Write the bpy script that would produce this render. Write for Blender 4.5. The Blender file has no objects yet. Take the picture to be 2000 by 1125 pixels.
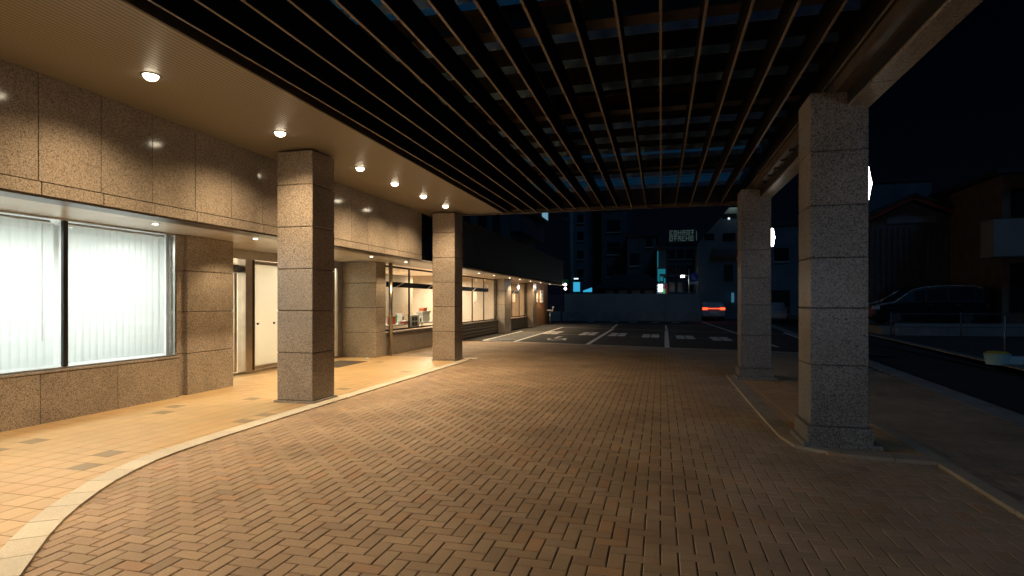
import bpy, math, random
from mathutils import Vector, Matrix
R = math.radians
random.seed(7)
scene = bpy.context.scene
C = scene.collection

# ---------------------------------------------------------------- camera
# axes: +Y runs along the facade (away from the viewer), +X towards the road, Z up
cam_d = bpy.data.cameras.new('camera')
cam = bpy.data.objects.new('camera', cam_d); C.objects.link(cam)
cam.location = (0, 0, 1.5); cam.rotation_euler = (R(90), 0, 0.2512)
cam_d.sensor_width = 36; cam_d.lens = 36 * 1131.7 / 2000
cam_d.shift_y = 25.7 / 2000
cam_d.clip_start = 0.05; cam_d.clip_end = 2000
scene.camera = cam

# ---------------------------------------------------------------- world (night) and added blue fill
w = bpy.data.worlds.new('World'); scene.world = w; w.use_nodes = True
nt = w.node_tree; nt.nodes.clear()
wo = nt.nodes.new('ShaderNodeOutputWorld'); bg = nt.nodes.new('ShaderNodeBackground')
tc = nt.nodes.new('ShaderNodeTexCoord'); sx = nt.nodes.new('ShaderNodeSeparateXYZ'); cr = nt.nodes.new('ShaderNodeValToRGB')
nt.links.new(tc.outputs['Generated'], sx.inputs[0]); nt.links.new(sx.outputs['Z'], cr.inputs[0])
cr.color_ramp.elements[0].position = 0.0; cr.color_ramp.elements[0].color = (0.0006, 0.0016, 0.0034, 1)
cr.color_ramp.elements[1].position = 0.35; cr.color_ramp.elements[1].color = (0.00015, 0.00045, 0.0013, 1)
nt.links.new(cr.outputs[0], bg.inputs['Color']); bg.inputs['Strength'].default_value = 1.0
nt.links.new(bg.outputs[0], wo.inputs[0])

sd = bpy.data.lights.new('night_fill', 'SUN'); sun = bpy.data.objects.new('night_fill', sd); C.objects.link(sun)  # added blue fill that lifts the far buildings and roof panels
sd.energy = 0.14; sd.angle = R(12); sd.color = (0.13, 0.48, 1.0)
sun.rotation_euler = Vector((-0.5, 0.75, -1.0)).to_track_quat('-Z', 'Y').to_euler()

vs = scene.view_settings
vs.view_transform = 'Standard'; vs.look = 'None'; vs.gamma = 1; vs.exposure = 0.0
scene.cycles.use_denoising = True
scene.cycles.max_bounces = 8; scene.cycles.diffuse_bounces = 4; scene.cycles.glossy_bounces = 4
scene.cycles.transparent_max_bounces = 16; scene.cycles.sample_clamp_indirect = 4.0
scene.cycles.caustics_reflective = False; scene.cycles.caustics_refractive = False

# ---------------------------------------------------------------- materials
def new_mat(name):
    m = bpy.data.materials.new(name); m.use_nodes = True
    return m, m.node_tree, m.node_tree.nodes['Principled BSDF']
def N(t, kind, **kw):
    n = t.nodes.new(kind)
    for k, v in kw.items():
        if k in n.inputs.keys(): n.inputs[k].default_value = v
        else: setattr(n, k, v)
    return n
def obj_co(t, scale=(1, 1, 1)):
    g = N(t, 'ShaderNodeNewGeometry'); m = N(t, 'ShaderNodeMapping'); m.inputs['Scale'].default_value = scale
    t.links.new(g.outputs['Position'], m.inputs[0]); return m.outputs[0]
def plain(name, col, rough=0.5, metal=0.0, var=0.12, vscale=3.0, bump=0.0, bscale=60, spec=0.5):
    m, t, b = new_mat(name)
    co = obj_co(t)
    nz = N(t, 'ShaderNodeTexNoise'); nz.inputs['Scale'].default_value = vscale; nz.inputs['Detail'].default_value = 5
    t.links.new(co, nz.inputs['Vector'])
    r = N(t, 'ShaderNodeValToRGB')
    r.color_ramp.elements[0].position = .3; r.color_ramp.elements[1].position = .7
    r.color_ramp.elements[0].color = (*[c * (1 - var) for c in col], 1)
    r.color_ramp.elements[1].color = (*[min(1, c * (1 + var)) for c in col], 1)
    t.links.new(nz.outputs[0], r.inputs[0]); t.links.new(r.outputs[0], b.inputs['Base Color'])
    b.inputs['Roughness'].default_value = rough; b.inputs['Metallic'].default_value = metal
    b.inputs['Specular IOR Level'].default_value = spec
    if bump:
        n2 = N(t, 'ShaderNodeTexNoise'); n2.inputs['Scale'].default_value = bscale; n2.inputs['Detail'].default_value = 3
        t.links.new(co, n2.inputs['Vector'])
        bp = N(t, 'ShaderNodeBump'); bp.inputs['Strength'].default_value = bump; bp.inputs['Distance'].default_value = .004
        t.links.new(n2.outputs[0], bp.inputs['Height']); t.links.new(bp.outputs[0], b.inputs['Normal'])
    return m
def granite(name, light, dark, scale, rough, spec=0.5):
    m, t, b = new_mat(name)
    co = obj_co(t)
    v = N(t, 'ShaderNodeTexVoronoi'); v.inputs['Scale'].default_value = scale
    t.links.new(co, v.inputs['Vector'])
    sep = N(t, 'ShaderNodeSeparateColor'); t.links.new(v.outputs['Color'], sep.inputs[0])
    r = N(t, 'ShaderNodeValToRGB'); e = r.color_ramp.elements
    e[0].position = 0.0; e[0].color = (*dark, 1)
    e[1].position = 1.0; e[1].color = (*[min(1, c * 1.35) for c in light], 1)
    k = e.new(0.22); k.color = (*[(a + c) * .5 for a, c in zip(dark, light)], 1)
    k = e.new(0.5); k.color = (*light, 1)
    t.links.new(sep.outputs[0], r.inputs[0])
    nz = N(t, 'ShaderNodeTexNoise'); nz.inputs['Scale'].default_value = 1.7; nz.inputs['Detail'].default_value = 6
    t.links.new(co, nz.inputs['Vector'])
    mr = N(t, 'ShaderNodeMapRange'); mr.inputs[1].default_value = .3; mr.inputs[2].default_value = .7
    mr.inputs[3].default_value = .86; mr.inputs[4].default_value = 1.12
    t.links.new(nz.outputs[0], mr.inputs[0])
    mx = N(t, 'ShaderNodeMix', data_type='RGBA', blend_type='MULTIPLY'); mx.inputs[0].default_value = 1
    t.links.new(r.outputs[0], mx.inputs[6]); t.links.new(mr.outputs[0], mx.inputs[7])
    # per-slab tone, stored with the mesh
    at = N(t, 'ShaderNodeAttribute', attribute_name='tone')
    mx2 = N(t, 'ShaderNodeMix', data_type='RGBA', blend_type='MULTIPLY'); mx2.inputs[0].default_value = 1
    t.links.new(mx.outputs[2], mx2.inputs[6]); t.links.new(at.outputs['Color'], mx2.inputs[7])
    t.links.new(mx2.outputs[2], b.inputs['Base Color'])
    b.inputs['Roughness'].default_value = rough; b.inputs['Specular IOR Level'].default_value = spec
    return m
def tonal(name, col, rough, spots=0.15, sscale=90, bump=0.25, spec=.4, var=.15):
    """paving units: base colour times the tone stored per unit in the mesh"""
    m, t, b = new_mat(name)
    co = obj_co(t)
    at = N(t, 'ShaderNodeAttribute', attribute_name='tone')
    n1 = N(t, 'ShaderNodeTexNoise'); n1.inputs['Scale'].default_value = sscale; n1.inputs['Detail'].default_value = 4
    n2 = N(t, 'ShaderNodeTexNoise'); n2.inputs['Scale'].default_value = 1.1; n2.inputs['Detail'].default_value = 6
    t.links.new(co, n1.inputs['Vector']); t.links.new(co, n2.inputs['Vector'])
    a1 = N(t, 'ShaderNodeMapRange'); a1.inputs[1].default_value = .3; a1.inputs[2].default_value = .7; a1.inputs[3].default_value = 1 - spots; a1.inputs[4].default_value = 1 + spots
    a2 = N(t, 'ShaderNodeMapRange'); a2.inputs[1].default_value = .3; a2.inputs[2].default_value = .7; a2.inputs[3].default_value = 1 - var; a2.inputs[4].default_value = 1 + var
    t.links.new(n1.outputs[0], a1.inputs[0]); t.links.new(n2.outputs[0], a2.inputs[0])
    mu = N(t, 'ShaderNodeMath', operation='MULTIPLY'); t.links.new(a1.outputs[0], mu.inputs[0]); t.links.new(a2.outputs[0], mu.inputs[1])
    x1 = N(t, 'ShaderNodeMix', data_type='RGBA', blend_type='MULTIPLY'); x1.inputs[0].default_value = 1; x1.inputs[7].default_value = (*col, 1)
    t.links.new(at.outputs['Color'], x1.inputs[6])
    x2 = N(t, 'ShaderNodeMix', data_type='RGBA', blend_type='MULTIPLY'); x2.inputs[0].default_value = 1
    t.links.new(x1.outputs[2], x2.inputs[6]); t.links.new(mu.outputs[0], x2.inputs[7])
    t.links.new(x2.outputs[2], b.inputs['Base Color'])
    b.inputs['Roughness'].default_value = rough; b.inputs['Specular IOR Level'].default_value = spec
    bp = N(t, 'ShaderNodeBump'); bp.inputs['Strength'].default_value = bump; bp.inputs['Distance'].default_value = .003
    t.links.new(n1.outputs[0], bp.inputs['Height']); t.links.new(bp.outputs[0], b.inputs['Normal'])
    return m
def glass(name, tint=(.95, .97, .965), refl=1.0, rough=0.0):
    m = bpy.data.materials.new(name); m.use_nodes = True; t = m.node_tree; t.nodes.clear()
    o = N(t, 'ShaderNodeOutputMaterial'); mix = N(t, 'ShaderNodeMixShader')
    tr = N(t, 'ShaderNodeBsdfTransparent'); tr.inputs[0].default_value = (*tint, 1)
    gl = N(t, 'ShaderNodeBsdfGlossy'); gl.inputs['Roughness'].default_value = rough
    lw = N(t, 'ShaderNodeLayerWeight'); lw.inputs[0].default_value = .5
    pw = N(t, 'ShaderNodeMath', operation='POWER'); pw.inputs[1].default_value = 5; t.links.new(lw.outputs['Facing'], pw.inputs[0])
    mu = N(t, 'ShaderNodeMath', operation='MULTIPLY_ADD'); mu.inputs[1].default_value = .8 * refl; mu.inputs[2].default_value = .045 * refl; mu.use_clamp = True
    t.links.new(pw.outputs[0], mu.inputs[0]); t.links.new(mu.outputs[0], mix.inputs[0])
    t.links.new(tr.outputs[0], mix.inputs[1]); t.links.new(gl.outputs[0], mix.inputs[2]); t.links.new(mix.outputs[0], o.inputs[0])
    return m
def translucent(name, col, trans=0.5, clear=0.0, var=.05, vscale=4):
    m = bpy.data.materials.new(name); m.use_nodes = True; t = m.node_tree; t.nodes.clear()
    o = N(t, 'ShaderNodeOutputMaterial')
    co = obj_co(t); nz = N(t, 'ShaderNodeTexNoise'); nz.inputs['Scale'].default_value = vscale; t.links.new(co, nz.inputs['Vector'])
    r = N(t, 'ShaderNodeValToRGB'); r.color_ramp.elements[0].color = (*[c * (1 - var) for c in col], 1); r.color_ramp.elements[1].color = (*[min(1, c * (1 + var)) for c in col], 1)
    t.links.new(nz.outputs[0], r.inputs[0])
    d = N(t, 'ShaderNodeBsdfDiffuse'); s = N(t, 'ShaderNodeBsdfTranslucent'); x = N(t, 'ShaderNodeBsdfTransparent')
    t.links.new(r.outputs[0], d.inputs[0]); t.links.new(r.outputs[0], s.inputs[0])
    m1 = N(t, 'ShaderNodeMixShader'); m1.inputs[0].default_value = trans
    t.links.new(d.outputs[0], m1.inputs[1]); t.links.new(s.outputs[0], m1.inputs[2])
    m2 = N(t, 'ShaderNodeMixShader'); m2.inputs[0].default_value = clear
    t.links.new(m1.outputs[0], m2.inputs[1]); t.links.new(x.outputs[0], m2.inputs[2])
    t.links.new(m2.outputs[0], o.inputs[0]); return m
def emit(name, col, s):
    m = bpy.data.materials.new(name); m.use_nodes = True; t = m.node_tree; t.nodes.clear()
    o = N(t, 'ShaderNodeOutputMaterial'); e = N(t, 'ShaderNodeEmission'); e.inputs[0].default_value = (*col, 1); e.inputs[1].default_value = s
    t.links.new(e.outputs[0], o.inputs[0]); return m

M = {}
M['granite'] = granite('granite_brown', (.32, .28, .24), (.11, .095, .08), 120, .26)
M['granite_pol'] = granite('granite_polished', (.29, .255, .215), (.105, .09, .074), 120, .11)
M['granite_grey'] = granite('granite_grey', (.235, .215, .195), (.045, .04, .036), 100, .34, .3)
M['joint'] = plain('joint_dark', (.03, .026, .022), .8)
M['brick'] = tonal('paving_brick', (.38, .285, .20), .62, spots=.12, bump=.5, var=.2)
M['tile'] = tonal('walkway_tile', (.58, .42, .225), .42, spots=.05, bump=.12, var=.07)
M['kerb_dark'] = tonal('kerb_stone_dark', (.36, .30, .23), .75, spots=.15, bump=.3, var=.15)  # darker tone than the walkway kerb, for the pillar island
M['kerb'] = tonal('kerb_stone', (.60, .58, .50), .6, spots=.12, bump=.3, var=.08)
M['mortar'] = plain('paving_joint', (.035, .026, .019), .9)
M['asphalt'] = plain('asphalt', (.05, .05, .05), .8, bump=.6, bscale=150, vscale=2, var=.25)
M['asphalt_road'] = plain('asphalt_road', (.035, .036, .04), .75, bump=.6, bscale=120, vscale=1, var=.25)
M['concrete'] = plain('concrete', (.28, .28, .27), .85, bump=.4, bscale=40, vscale=2, var=.18)
M['line'] = plain('road_paint', (.82, .80, .75), .6, vscale=14, var=.28)
M['soffit'] = None
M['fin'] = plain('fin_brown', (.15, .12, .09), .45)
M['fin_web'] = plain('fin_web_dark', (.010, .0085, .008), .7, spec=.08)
M['steel_beam'] = plain('beam_brown', (.06, .045, .033), .55, vscale=6, var=.3)
M['purlin'] = plain('purlin_cool_lit', (.22, .40, .64), .5, vscale=9, var=.25)  # blue of the cool light on the near faces is put into the colour
M['girder'] = granite('girder_granite', (.26, .23, .20), (.09, .08, .07), 80, .3)
M['deck'] = plain('roof_deck', (.004, .005, .007), .8, spec=.15)
M['poly'] = translucent('polycarbonate_panel', (.42, .84, 1.0), .95, 0.0, .25, 2.5)
M['poly2'] = translucent('clear_polycarbonate', (.6, .85, .95), .95, 0.0, .1)
M['under'] = plain('painted_soffit', (.66, .64, .58), .25, var=.04)
M['bronze'] = plain('bronze_frame', (.05, .04, .033), .35, metal=.6)
M['steel'] = plain('brushed_steel', (.55, .51, .46), .28, metal=1.0, vscale=5)
M['glass'] = glass('window_glass')
M['glass_dark'] = plain('dark_glass', (.012, .014, .018), .05, spec=.8)
M['blind'] = translucent('blind_fabric', (.90, .93, .92), .5, .27, .03)
M['cream'] = plain('cream_wall', (.74, .70, .62), .6, var=.04)
M['door_film'] = translucent('frosted_door', (.88, .87, .80), .6, .0, .03)
M['white'] = plain('white_paint', (.8, .8, .78), .6, var=.03)
M['white_b'] = plain('white_card', (.82, .82, .80), .7, var=.02)
M['beige'] = plain('beige_wall', (.52, .44, .34), .7, var=.06)
M['woodfloor'] = plain('wood_floor', (.42, .27, .14), .35, vscale=5, var=.2)
M['wood'] = plain('wood_panelling', (.22, .11, .05), .5, vscale=8, var=.25)
M['black'] = plain('black_satin', (.012, .012, .013), .4)
M['band'] = plain('black_film', (.018, .018, .02), .25)
M['darkstone'] = plain('dark_stone', (.11, .095, .08), .5, vscale=18, var=.35, bump=.4)
M['mat'] = plain('door_mat', (.09, .075, .06), .95, bump=1, bscale=200)
M['red'] = plain('red_card', (.55, .06, .03), .6); M['green'] = plain('green_card', (.05, .35, .15), .6)
M['yellow'] = plain('yellow_plastic', (.55, .42, .06), .5); M['bluec'] = plain('pale_blue_plastic', (.35, .6, .68), .5)
M['olive'] = plain('olive_card', (.30, .28, .14), .6); M['orange'] = plain('orange_card', (.75, .16, .04), .6)
M['lens'] = emit('lamp_glow', (1, .85, .6), 16)
M['lens_s'] = emit('small_lamp_glow', (1, .86, .64), 10)
M['cool'] = emit('cool_tube', (1.0, .92, .78), 14)
M['wall_a'] = plain('render_navy', (.16, .18, .20), .85, vscale=.6, var=.2)
M['wall_b'] = plain('render_dark', (.10, .11, .13), .85, vscale=.6, var=.2)
M['wall_c'] = plain('render_pale', (.52, .55, .55), .8, vscale=.6, var=.12)
M['wall_w'] = plain('house_brown', (.16, .12, .09), .8, vscale=2, var=.2)
M['roof'] = plain('roof_tile', (.05, .05, .055), .7); M['redroof'] = plain('red_bargeboard', (.22, .05, .03), .6)
M['win'] = plain('far_window', (.02, .022, .026), .15)
M['fence'] = plain('hoarding_panel', (.30, .31, .31), .6, vscale=.8, var=.1)
M['paint_dark'] = plain('car_paint_dark', (.012, .013, .016), .22, spec=.7)
M['paint_white'] = plain('car_paint_pale', (.45, .47, .5), .3)
M['rubber'] = plain('tyre_rubber', (.015, .015, .015), .8); M['rim'] = plain('alloy_rim', (.4, .4, .42), .3, metal=.9)
M['edge_glint'] = plain('edge_glint', (.75, .8, .85), .35, metal=.6); M['rail_metal'] = plain('dull_rail', (.12, .13, .14), .6)  # first one is the pale metal of the highlight drawn on the minivan
M['tail'] = emit('tail_light', (1, .07, .02), 3.0)
M['headl'] = plain('headlight_glass', (.5, .55, .6), .1)
M['cyan'] = emit('cyan_window', (.05, .5, .85), .8); M['cyan_dim'] = emit('teal_window', (.02, .30, .38), .45)
M['whitewin'] = emit('lit_window', (.75, .9, 1), 1.2)
M['greenglow'] = emit('green_sign', (.02, .35, .12), .05)
M['signglow'] = emit('rooftop_letters', (.34, .55, .50), .10)
M['lampwhite'] = emit('lamp_white', (1, 1, .82), 18)
M['signblue'] = plain('sign_blue', (.02, .07, .5), .4); M['metal'] = plain('galvanised_pole', (.35, .36, .37), .4, metal=.7)

def soffit_mat():
    m, t, b = new_mat('ribbed_soffit')
    g = N(t, 'ShaderNodeNewGeometry'); s = N(t, 'ShaderNodeSeparateXYZ'); t.links.new(g.outputs['Position'], s.inputs[0])
    mu = N(t, 'ShaderNodeMath', operation='MULTIPLY'); mu.inputs[1].default_value = 2 * math.pi / 0.05
    t.links.new(s.outputs['X'], mu.inputs[0])
    si = N(t, 'ShaderNodeMath', operation='SINE'); t.links.new(mu.outputs[0], si.inputs[0])
    r = N(t, 'ShaderNodeValToRGB'); r.color_ramp.elements[0].position = .0; r.color_ramp.elements[1].position = .35
    a = N(t, 'ShaderNodeMath', operation='MULTIPLY_ADD'); a.inputs[1].default_value = .5; a.inputs[2].default_value = .5
    t.links.new(si.outputs[0], a.inputs[0]); t.links.new(a.outputs[0], r.inputs[0])
    bp = N(t, 'ShaderNodeBump'); bp.inputs['Strength'].default_value = .7; bp.inputs['Distance'].default_value = .008
    t.links.new(r.outputs[0], bp.inputs['Height']); t.links.new(bp.outputs[0], b.inputs['Normal'])
    r2 = N(t, 'ShaderNodeValToRGB'); r2.color_ramp.elements[0].color = (.075, .065, .05, 1); r2.color_ramp.elements[1].color = (.23, .205, .165, 1)
    r2.color_ramp.elements[1].position = .3
    t.links.new(a.outputs[0], r2.inputs[0]); t.links.new(r2.outputs[0], b.inputs['Base Color'])
    b.inputs['Roughness'].default_value = .45
    return m
M['soffit'] = soffit_mat()

# ---------------------------------------------------------------- mesh helpers
class MB:
    def __init__(s): s.v = []; s.f = []; s.t = []
    def quad(s, a, b, c, d, tone=(1, 1, 1)):
        i = len(s.v); s.v += [a, b, c, d]; s.f.append((i, i + 1, i + 2, i + 3)); s.t.append(tone)
    def box(s, x0, x1, y0, y1, z0, z1, tone=(1, 1, 1), bev=0.0):
        if x0 > x1: x0, x1 = x1, x0
        if y0 > y1: y0, y1 = y1, y0
        i = len(s.v)
        if not bev:
            s.v += [(x0, y0, z0), (x1, y0, z0), (x1, y1, z0), (x0, y1, z0), (x0, y0, z1), (x1, y0, z1), (x1, y1, z1), (x0, y1, z1)]
            fs = [(3, 2, 1, 0), (4, 5, 6, 7), (0, 1, 5, 4), (1, 2, 6, 5), (2, 3, 7, 6), (3, 0, 4, 7)]
            s.f += [tuple(i + k for k in f) for f in fs]; s.t += [tone] * 6
        else:      # chamfered on every edge
            b = min(bev, (x1 - x0) * .4, (y1 - y0) * .4, (z1 - z0) * .4)
            X, Y, Z = (x0, x1), (y0, y1), (z0, z1); S = (b, -b); idx = {}
            for a in (0, 1):
                for c in (0, 1):
                    for e in (0, 1):
                        for ax in range(3):
                            p = [X[a] + S[a], Y[c] + S[c], Z[e] + S[e]]
                            p[ax] = (X[a], Y[c], Z[e])[ax]
                            idx[(a, c, e, ax)] = len(s.v); s.v.append(tuple(p))
            def add(*k): s.f.append(tuple(idx[q] for q in k)); s.t.append(tone)
            for a in (0, 1):
                o = [(a, 0, 0), (a, 1, 0), (a, 1, 1), (a, 0, 1)]
                if a == 0: o = o[::-1]
                add(*[(p + (0,)) for p in o])
                o = [(0, a, 0), (0, a, 1), (1, a, 1), (1, a, 0)]
                if a == 0: o = o[::-1]
                add(*[(p + (1,)) for p in o])
                o = [(0, 0, a), (1, 0, a), (1, 1, a), (0, 1, a)]
                if a == 0: o = o[::-1]
                add(*[(p + (2,)) for p in o])
            for a in (0, 1):
                for c in (0, 1):
                    add((a, c, 0, 0), (a, c, 1, 0), (a, c, 1, 1), (a, c, 0, 1))
                    add((a, 0, c, 0), (a, 1, c, 0), (a, 1, c, 2), (a, 0, c, 2))
                    add((0, a, c, 1), (1, a, c, 1), (1, a, c, 2), (0, a, c, 2))
            for a in (0, 1):
                for c in (0, 1):
                    for e in (0, 1): add((a, c, e, 0), (a, c, e, 1), (a, c, e, 2))
        return s
    def prism(s, pts, z0, z1, tone=(1, 1, 1)):
        n = len(pts); i = len(s.v)
        s.v += [(x, y, z0) for x, y in pts] + [(x, y, z1) for x, y in pts]
        s.f.append(tuple(i + n + k for k in range(n))); s.f.append(tuple(i + n - 1 - k for k in range(n))); s.t += [tone] * 2
        for k in range(n): s.f.append((i + k, i + (k + 1) % n, i + n + (k + 1) % n, i + n + k)); s.t.append(tone)
        return s
    def cyl(s, p0, p1, r0, r1=None, n=20, tone=(1, 1, 1)):
        r1 = r0 if r1 is None else r1
        p0, p1 = Vector(p0), Vector(p1); d = (p1 - p0).normalized()
        a = d.orthogonal().normalized(); b = d.cross(a); i = len(s.v)
        for p, r in ((p0, r0), (p1, r1)):
            for k in range(n):
                q = p + (a * math.cos(2 * math.pi * k / n) + b * math.sin(2 * math.pi * k / n)) * r; s.v.append(tuple(q))
        for k in range(n): s.f.append((i + k, i + (k + 1) % n, i + n + (k + 1) % n, i + n + k)); s.t.append(tone)
        s.f.append(tuple(i + n - 1 - k for k in range(n))); s.f.append(tuple(i + n + k for k in range(n))); s.t += [tone] * 2
        return s
    def build(s, name, mat, parent=None, smooth=False):
        me = bpy.data.meshes.new(name); me.from_pydata(s.v, [], s.f); me.materials.append(mat)
        at = me.color_attributes.new('tone', 'FLOAT_COLOR', 'CORNER')
        data = []
        for f, t in zip(s.f, s.t): data += [*t, 1.0] * len(f)
        at.data.foreach_set('color', data)
        me.validate(); me.update()
        if smooth: me.polygons.foreach_set('use_smooth', [True] * len(me.polygons))
        o = bpy.data.objects.new(name, me); C.objects.link(o)
        if parent is not None:
            o.parent = parent; o.matrix_parent_inverse = world_mat(parent).inverted()
        return o
def world_mat(o):
    m = o.matrix_basis.copy()
    while o.parent is not None:
        m = o.parent.matrix_basis @ o.matrix_parent_inverse @ m if False else o.parent.matrix_basis @ o.matrix_parent_inverse @ m
        o = o.parent
    return m
def recalc(o):
    import bmesh
    b = bmesh.new(); b.from_mesh(o.data); bmesh.ops.recalc_face_normals(b, faces=b.faces); b.to_mesh(o.data); b.free(); return o
def thing(name, label, cat, loc=(0, 0, 0), rz=0, group=None):
    o = bpy.data.objects.new(name, None); C.objects.link(o); o.location = loc; o.rotation_euler = (0, 0, rz)
    o['label'] = label; o['category'] = cat; o.empty_display_size = .2
    if group: o['group'] = group
    return o
def tag(o, label, cat, group=None):
    o['label'] = label; o['category'] = cat
    if group: o['group'] = group
    return o
def struct(o): o['kind'] = 'structure'; return o
def light(name, kind, loc, energy, col, parent=None, aim=None, **kw):
    d = bpy.data.lights.new(name, kind); o = bpy.data.objects.new(name, d); C.objects.link(o)
    d.energy = energy; d.color = col
    for k, v in kw.items(): setattr(d, k, v)
    o.location = loc
    if aim is not None: o.rotation_euler = Vector(aim).to_track_quat('-Z', 'Y').to_euler()
    if parent is not None: o.parent = parent; o.matrix_parent_inverse = world_mat(parent).inverted()
    return o
def copy_tree(o, parent=None):
    c = o.copy(); C.objects.link(c)
    if parent is not None: c.parent = parent
    for ch in [k for k in bpy.data.objects if k.parent == o and k is not c]: copy_tree(ch, c)
    return c
rnd = random.Random(3)
def tone(a=.1, hue=.03):
    k = 1 + rnd.uniform(-a, a); return (k * (1 + rnd.uniform(-hue, hue)), k, k * (1 + rnd.uniform(-hue, hue)))

# ================================================================ GROUND
g = MB(); g.quad((-400, -200, -.05), (400, -200, -.05), (400, 700, -.05), (-400, 700, -.05)); struct(g.build('ground', M['asphalt_road']))
# brick driveway ---------------------------------------------------------
ISL = [(1.27, 12.3), (1.25, 8.4), (1.26, 6.75), (1.33, 6.45), (1.46, 6.28), (1.65, 6.2), (2.57, 6.07)]      # island kerb, drive side
def kerb_x(y):          # outer edge of the walkway kerb
    pts = [(-6, -.2), (-1, -1.0), (1.0, -2.2), (1.8, -2.85), (2.4, -3.38), (2.9, -3.83), (3.3, -4.1), (3.73, -4.34), (4.2, -4.52), (4.62, -4.62), (5.4, -4.66), (7, -4.68), (30, -4.68)]
    for (a, xa), (b, xb) in zip(pts, pts[1:]):
        if a <= y <= b: return xa + (xb - xa) * (y - a) / (b - a)
    return -4.7
b = MB()
W = .1
for ix in range(-80, 48):
    for iy in range(-12, 206):
        s4 = (ix + iy) % 4
        if s4 == 0: x0, x1, y0, y1 = ix * W, (ix + 2) * W, iy * W, (iy + 1) * W
        elif s4 == 2: x0, x1, y0, y1 = ix * W, (ix + 1) * W, iy * W, (iy + 2) * W
        else: continue
        cx, cy = (x0 + x1) / 2, (y0 + y1) / 2
        if cx < (kerb_x(cy) if cy < 14.25 else -7.2) - .12 or cy > 20.95 - (cx + 5.4) * .25: continue
        if cx > 1.45 and 6.4 < cy < 12.1 and cx < 2.55: continue
        if cx > 4.55 - .0: continue
        if cy > 20.2 - (cx + 5.4) * .25 + .6: continue
        t = tone(.08, .03)
        if rnd.random() < .07: t = (t[0] * 1.05, t[1] * .94, t[2] * .86)
        elif rnd.random() < .08: t = (t[0] * .86, t[1] * .86, t[2] * .88)
        gp = .0034; bv = .005; dz = rnd.uniform(-.0012, .0012)
        X0, X1, Y0, Y1 = x0 + gp + .0004, x1 - gp - .0004, y0 + gp, y1 - gp
        i = len(b.v)
        b.v += [(X0, Y0, -.02), (X1, Y0, -.02), (X1, Y1, -.02), (X0, Y1, -.02)]
        b.v += [(X0, Y0, -.0028), (X1, Y0, -.0028), (X1, Y1, -.0028), (X0, Y1, -.0028)]
        b.v += [(X0 + bv, Y0 + bv, dz), (X1 - bv, Y0 + bv, dz), (X1 - bv, Y1 - bv, dz), (X0 + bv, Y1 - bv, dz)]
        b.f.append((i + 8, i + 9, i + 10, i + 11)); b.t.append(t)
        for k in range(4):
            l = (k + 1) % 4
            b.f.append((i + k, i + l, i + 4 + l, i + 4 + k)); b.f.append((i + 4 + k, i + 4 + l, i + 8 + l, i + 8 + k)); b.t += [t, t]
struct(b.build('driveway', M['brick']))
g = MB(); g.quad((-8.4, -6, -.006), (4.75, -6, -.006), (4.75, 18.6, -.006), (-8.4, 21.5, -.006)); struct(g.build('driveway_bedding', M['mortar']))
# walkway of small square tiles -----------------------------------------
t_ = MB(); GREY = [(-6.55, 4.7), (-5.08, 4.05), (-5.3, 4.58), (-6.54, 6.41), (-6.57, 6.75), (-5.07, 6.23), (-5.06, 6.57), (-6.05, 7.63), (-6.49, 4.35), (-5.3, 8.9), (-6.4, 9.6), (-5.2, 11.3), (-6.6, 12.9), (-5.5, 2.4), (-6.5, 2.1)]
T = .205
gc = {(math.floor((x + 8.4) / T), math.floor((y + 4) / T)) for x, y in GREY}
for ix in range(0, 29):
    for iy in range(0, 91):
        x0 = -8.4 + ix * T; y0 = -4 + iy * T; cx, cy = x0 + T / 2, y0 + T / 2
        if cy > 14.35: continue
        lim = kerb_x(cy) - .1
        if x0 > lim: continue
        x1 = min(x0 + T, lim + .02)
        if cx < -7.3 and not (8.5 < cy < 14.0): continue
        tn = tone(.045, .02)
        if (ix, iy) in gc: tn = (.52, .56, .62)
        elif rnd.random() < .08: tn = (tn[0] * 1.02, tn[1] * .97, tn[2] * .95)
        t_.box(x0 + .0032, x1 - .0032, y0 + .0032, y0 + T - .0032, -.02, .012 + rnd.uniform(-.0006, .0006), tn, .003)
struct(t_.build('walkway', M['tile']))
g = MB()
yy = -6.0
while yy < 14.3:
    y1 = yy + .5; g.quad((-8.4, yy, .0095), (kerb_x(yy) - .05, yy, .0095), (kerb_x(y1) - .05, y1, .0095), (-8.4, y1, .0095)); yy = y1
struct(g.build('walkway_bedding', plain('tile_grout', (.15, .10, .055), .8)))
# kerb stones ------------------------------------------------------------
def kerb_run(name, pts, width, seg, z1, mat, side=1):
    """stones following a polyline; pts = the drive-side edge"""
    m = MB(); P = [Vector((x, y)) for x, y in pts]
    L = [0]
    for a, c in zip(P, P[1:]): L.append(L[-1] + (c - a).length)
    def at(s):
        s = max(0, min(L[-1], s))
        for k in range(len(P) - 1):
            if s <= L[k + 1] + 1e-9:
                d = (P[k + 1] - P[k]); return P[k] + d * ((s - L[k]) / max(1e-9, L[k + 1] - L[k]))
        return P[-1]
    def nrm(s):
        d = (at(s + .12) - at(s - .12)).normalized(); return Vector((-d.y, d.x)) * side
    n = int(round(L[-1] / seg))
    for k in range(n):
        a, c = k * L[-1] / n + .004, (k + 1) * L[-1] / n - .004
        A, B = at(a), at(c); NA, NB = nrm(a), nrm(c); tn = tone(.07, .02)
        q = [A, B, B + NB * width, A + NA * width]
        if side > 0: m.prism([(p.x, p.y) for p in q], -.06, z1, tn)
        else: m.prism([(p.x, p.y) for p in q[::-1]], -.06, z1, tn)
    return recalc(struct(m.build(name, mat)))
ys = [-5.5 + .25 * k for k in range(79)]
kerb_run('kerb', [(kerb_x(y), y) for y in ys if y <= 14.25], .2, .3, .017, M['kerb'], 1)
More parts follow.
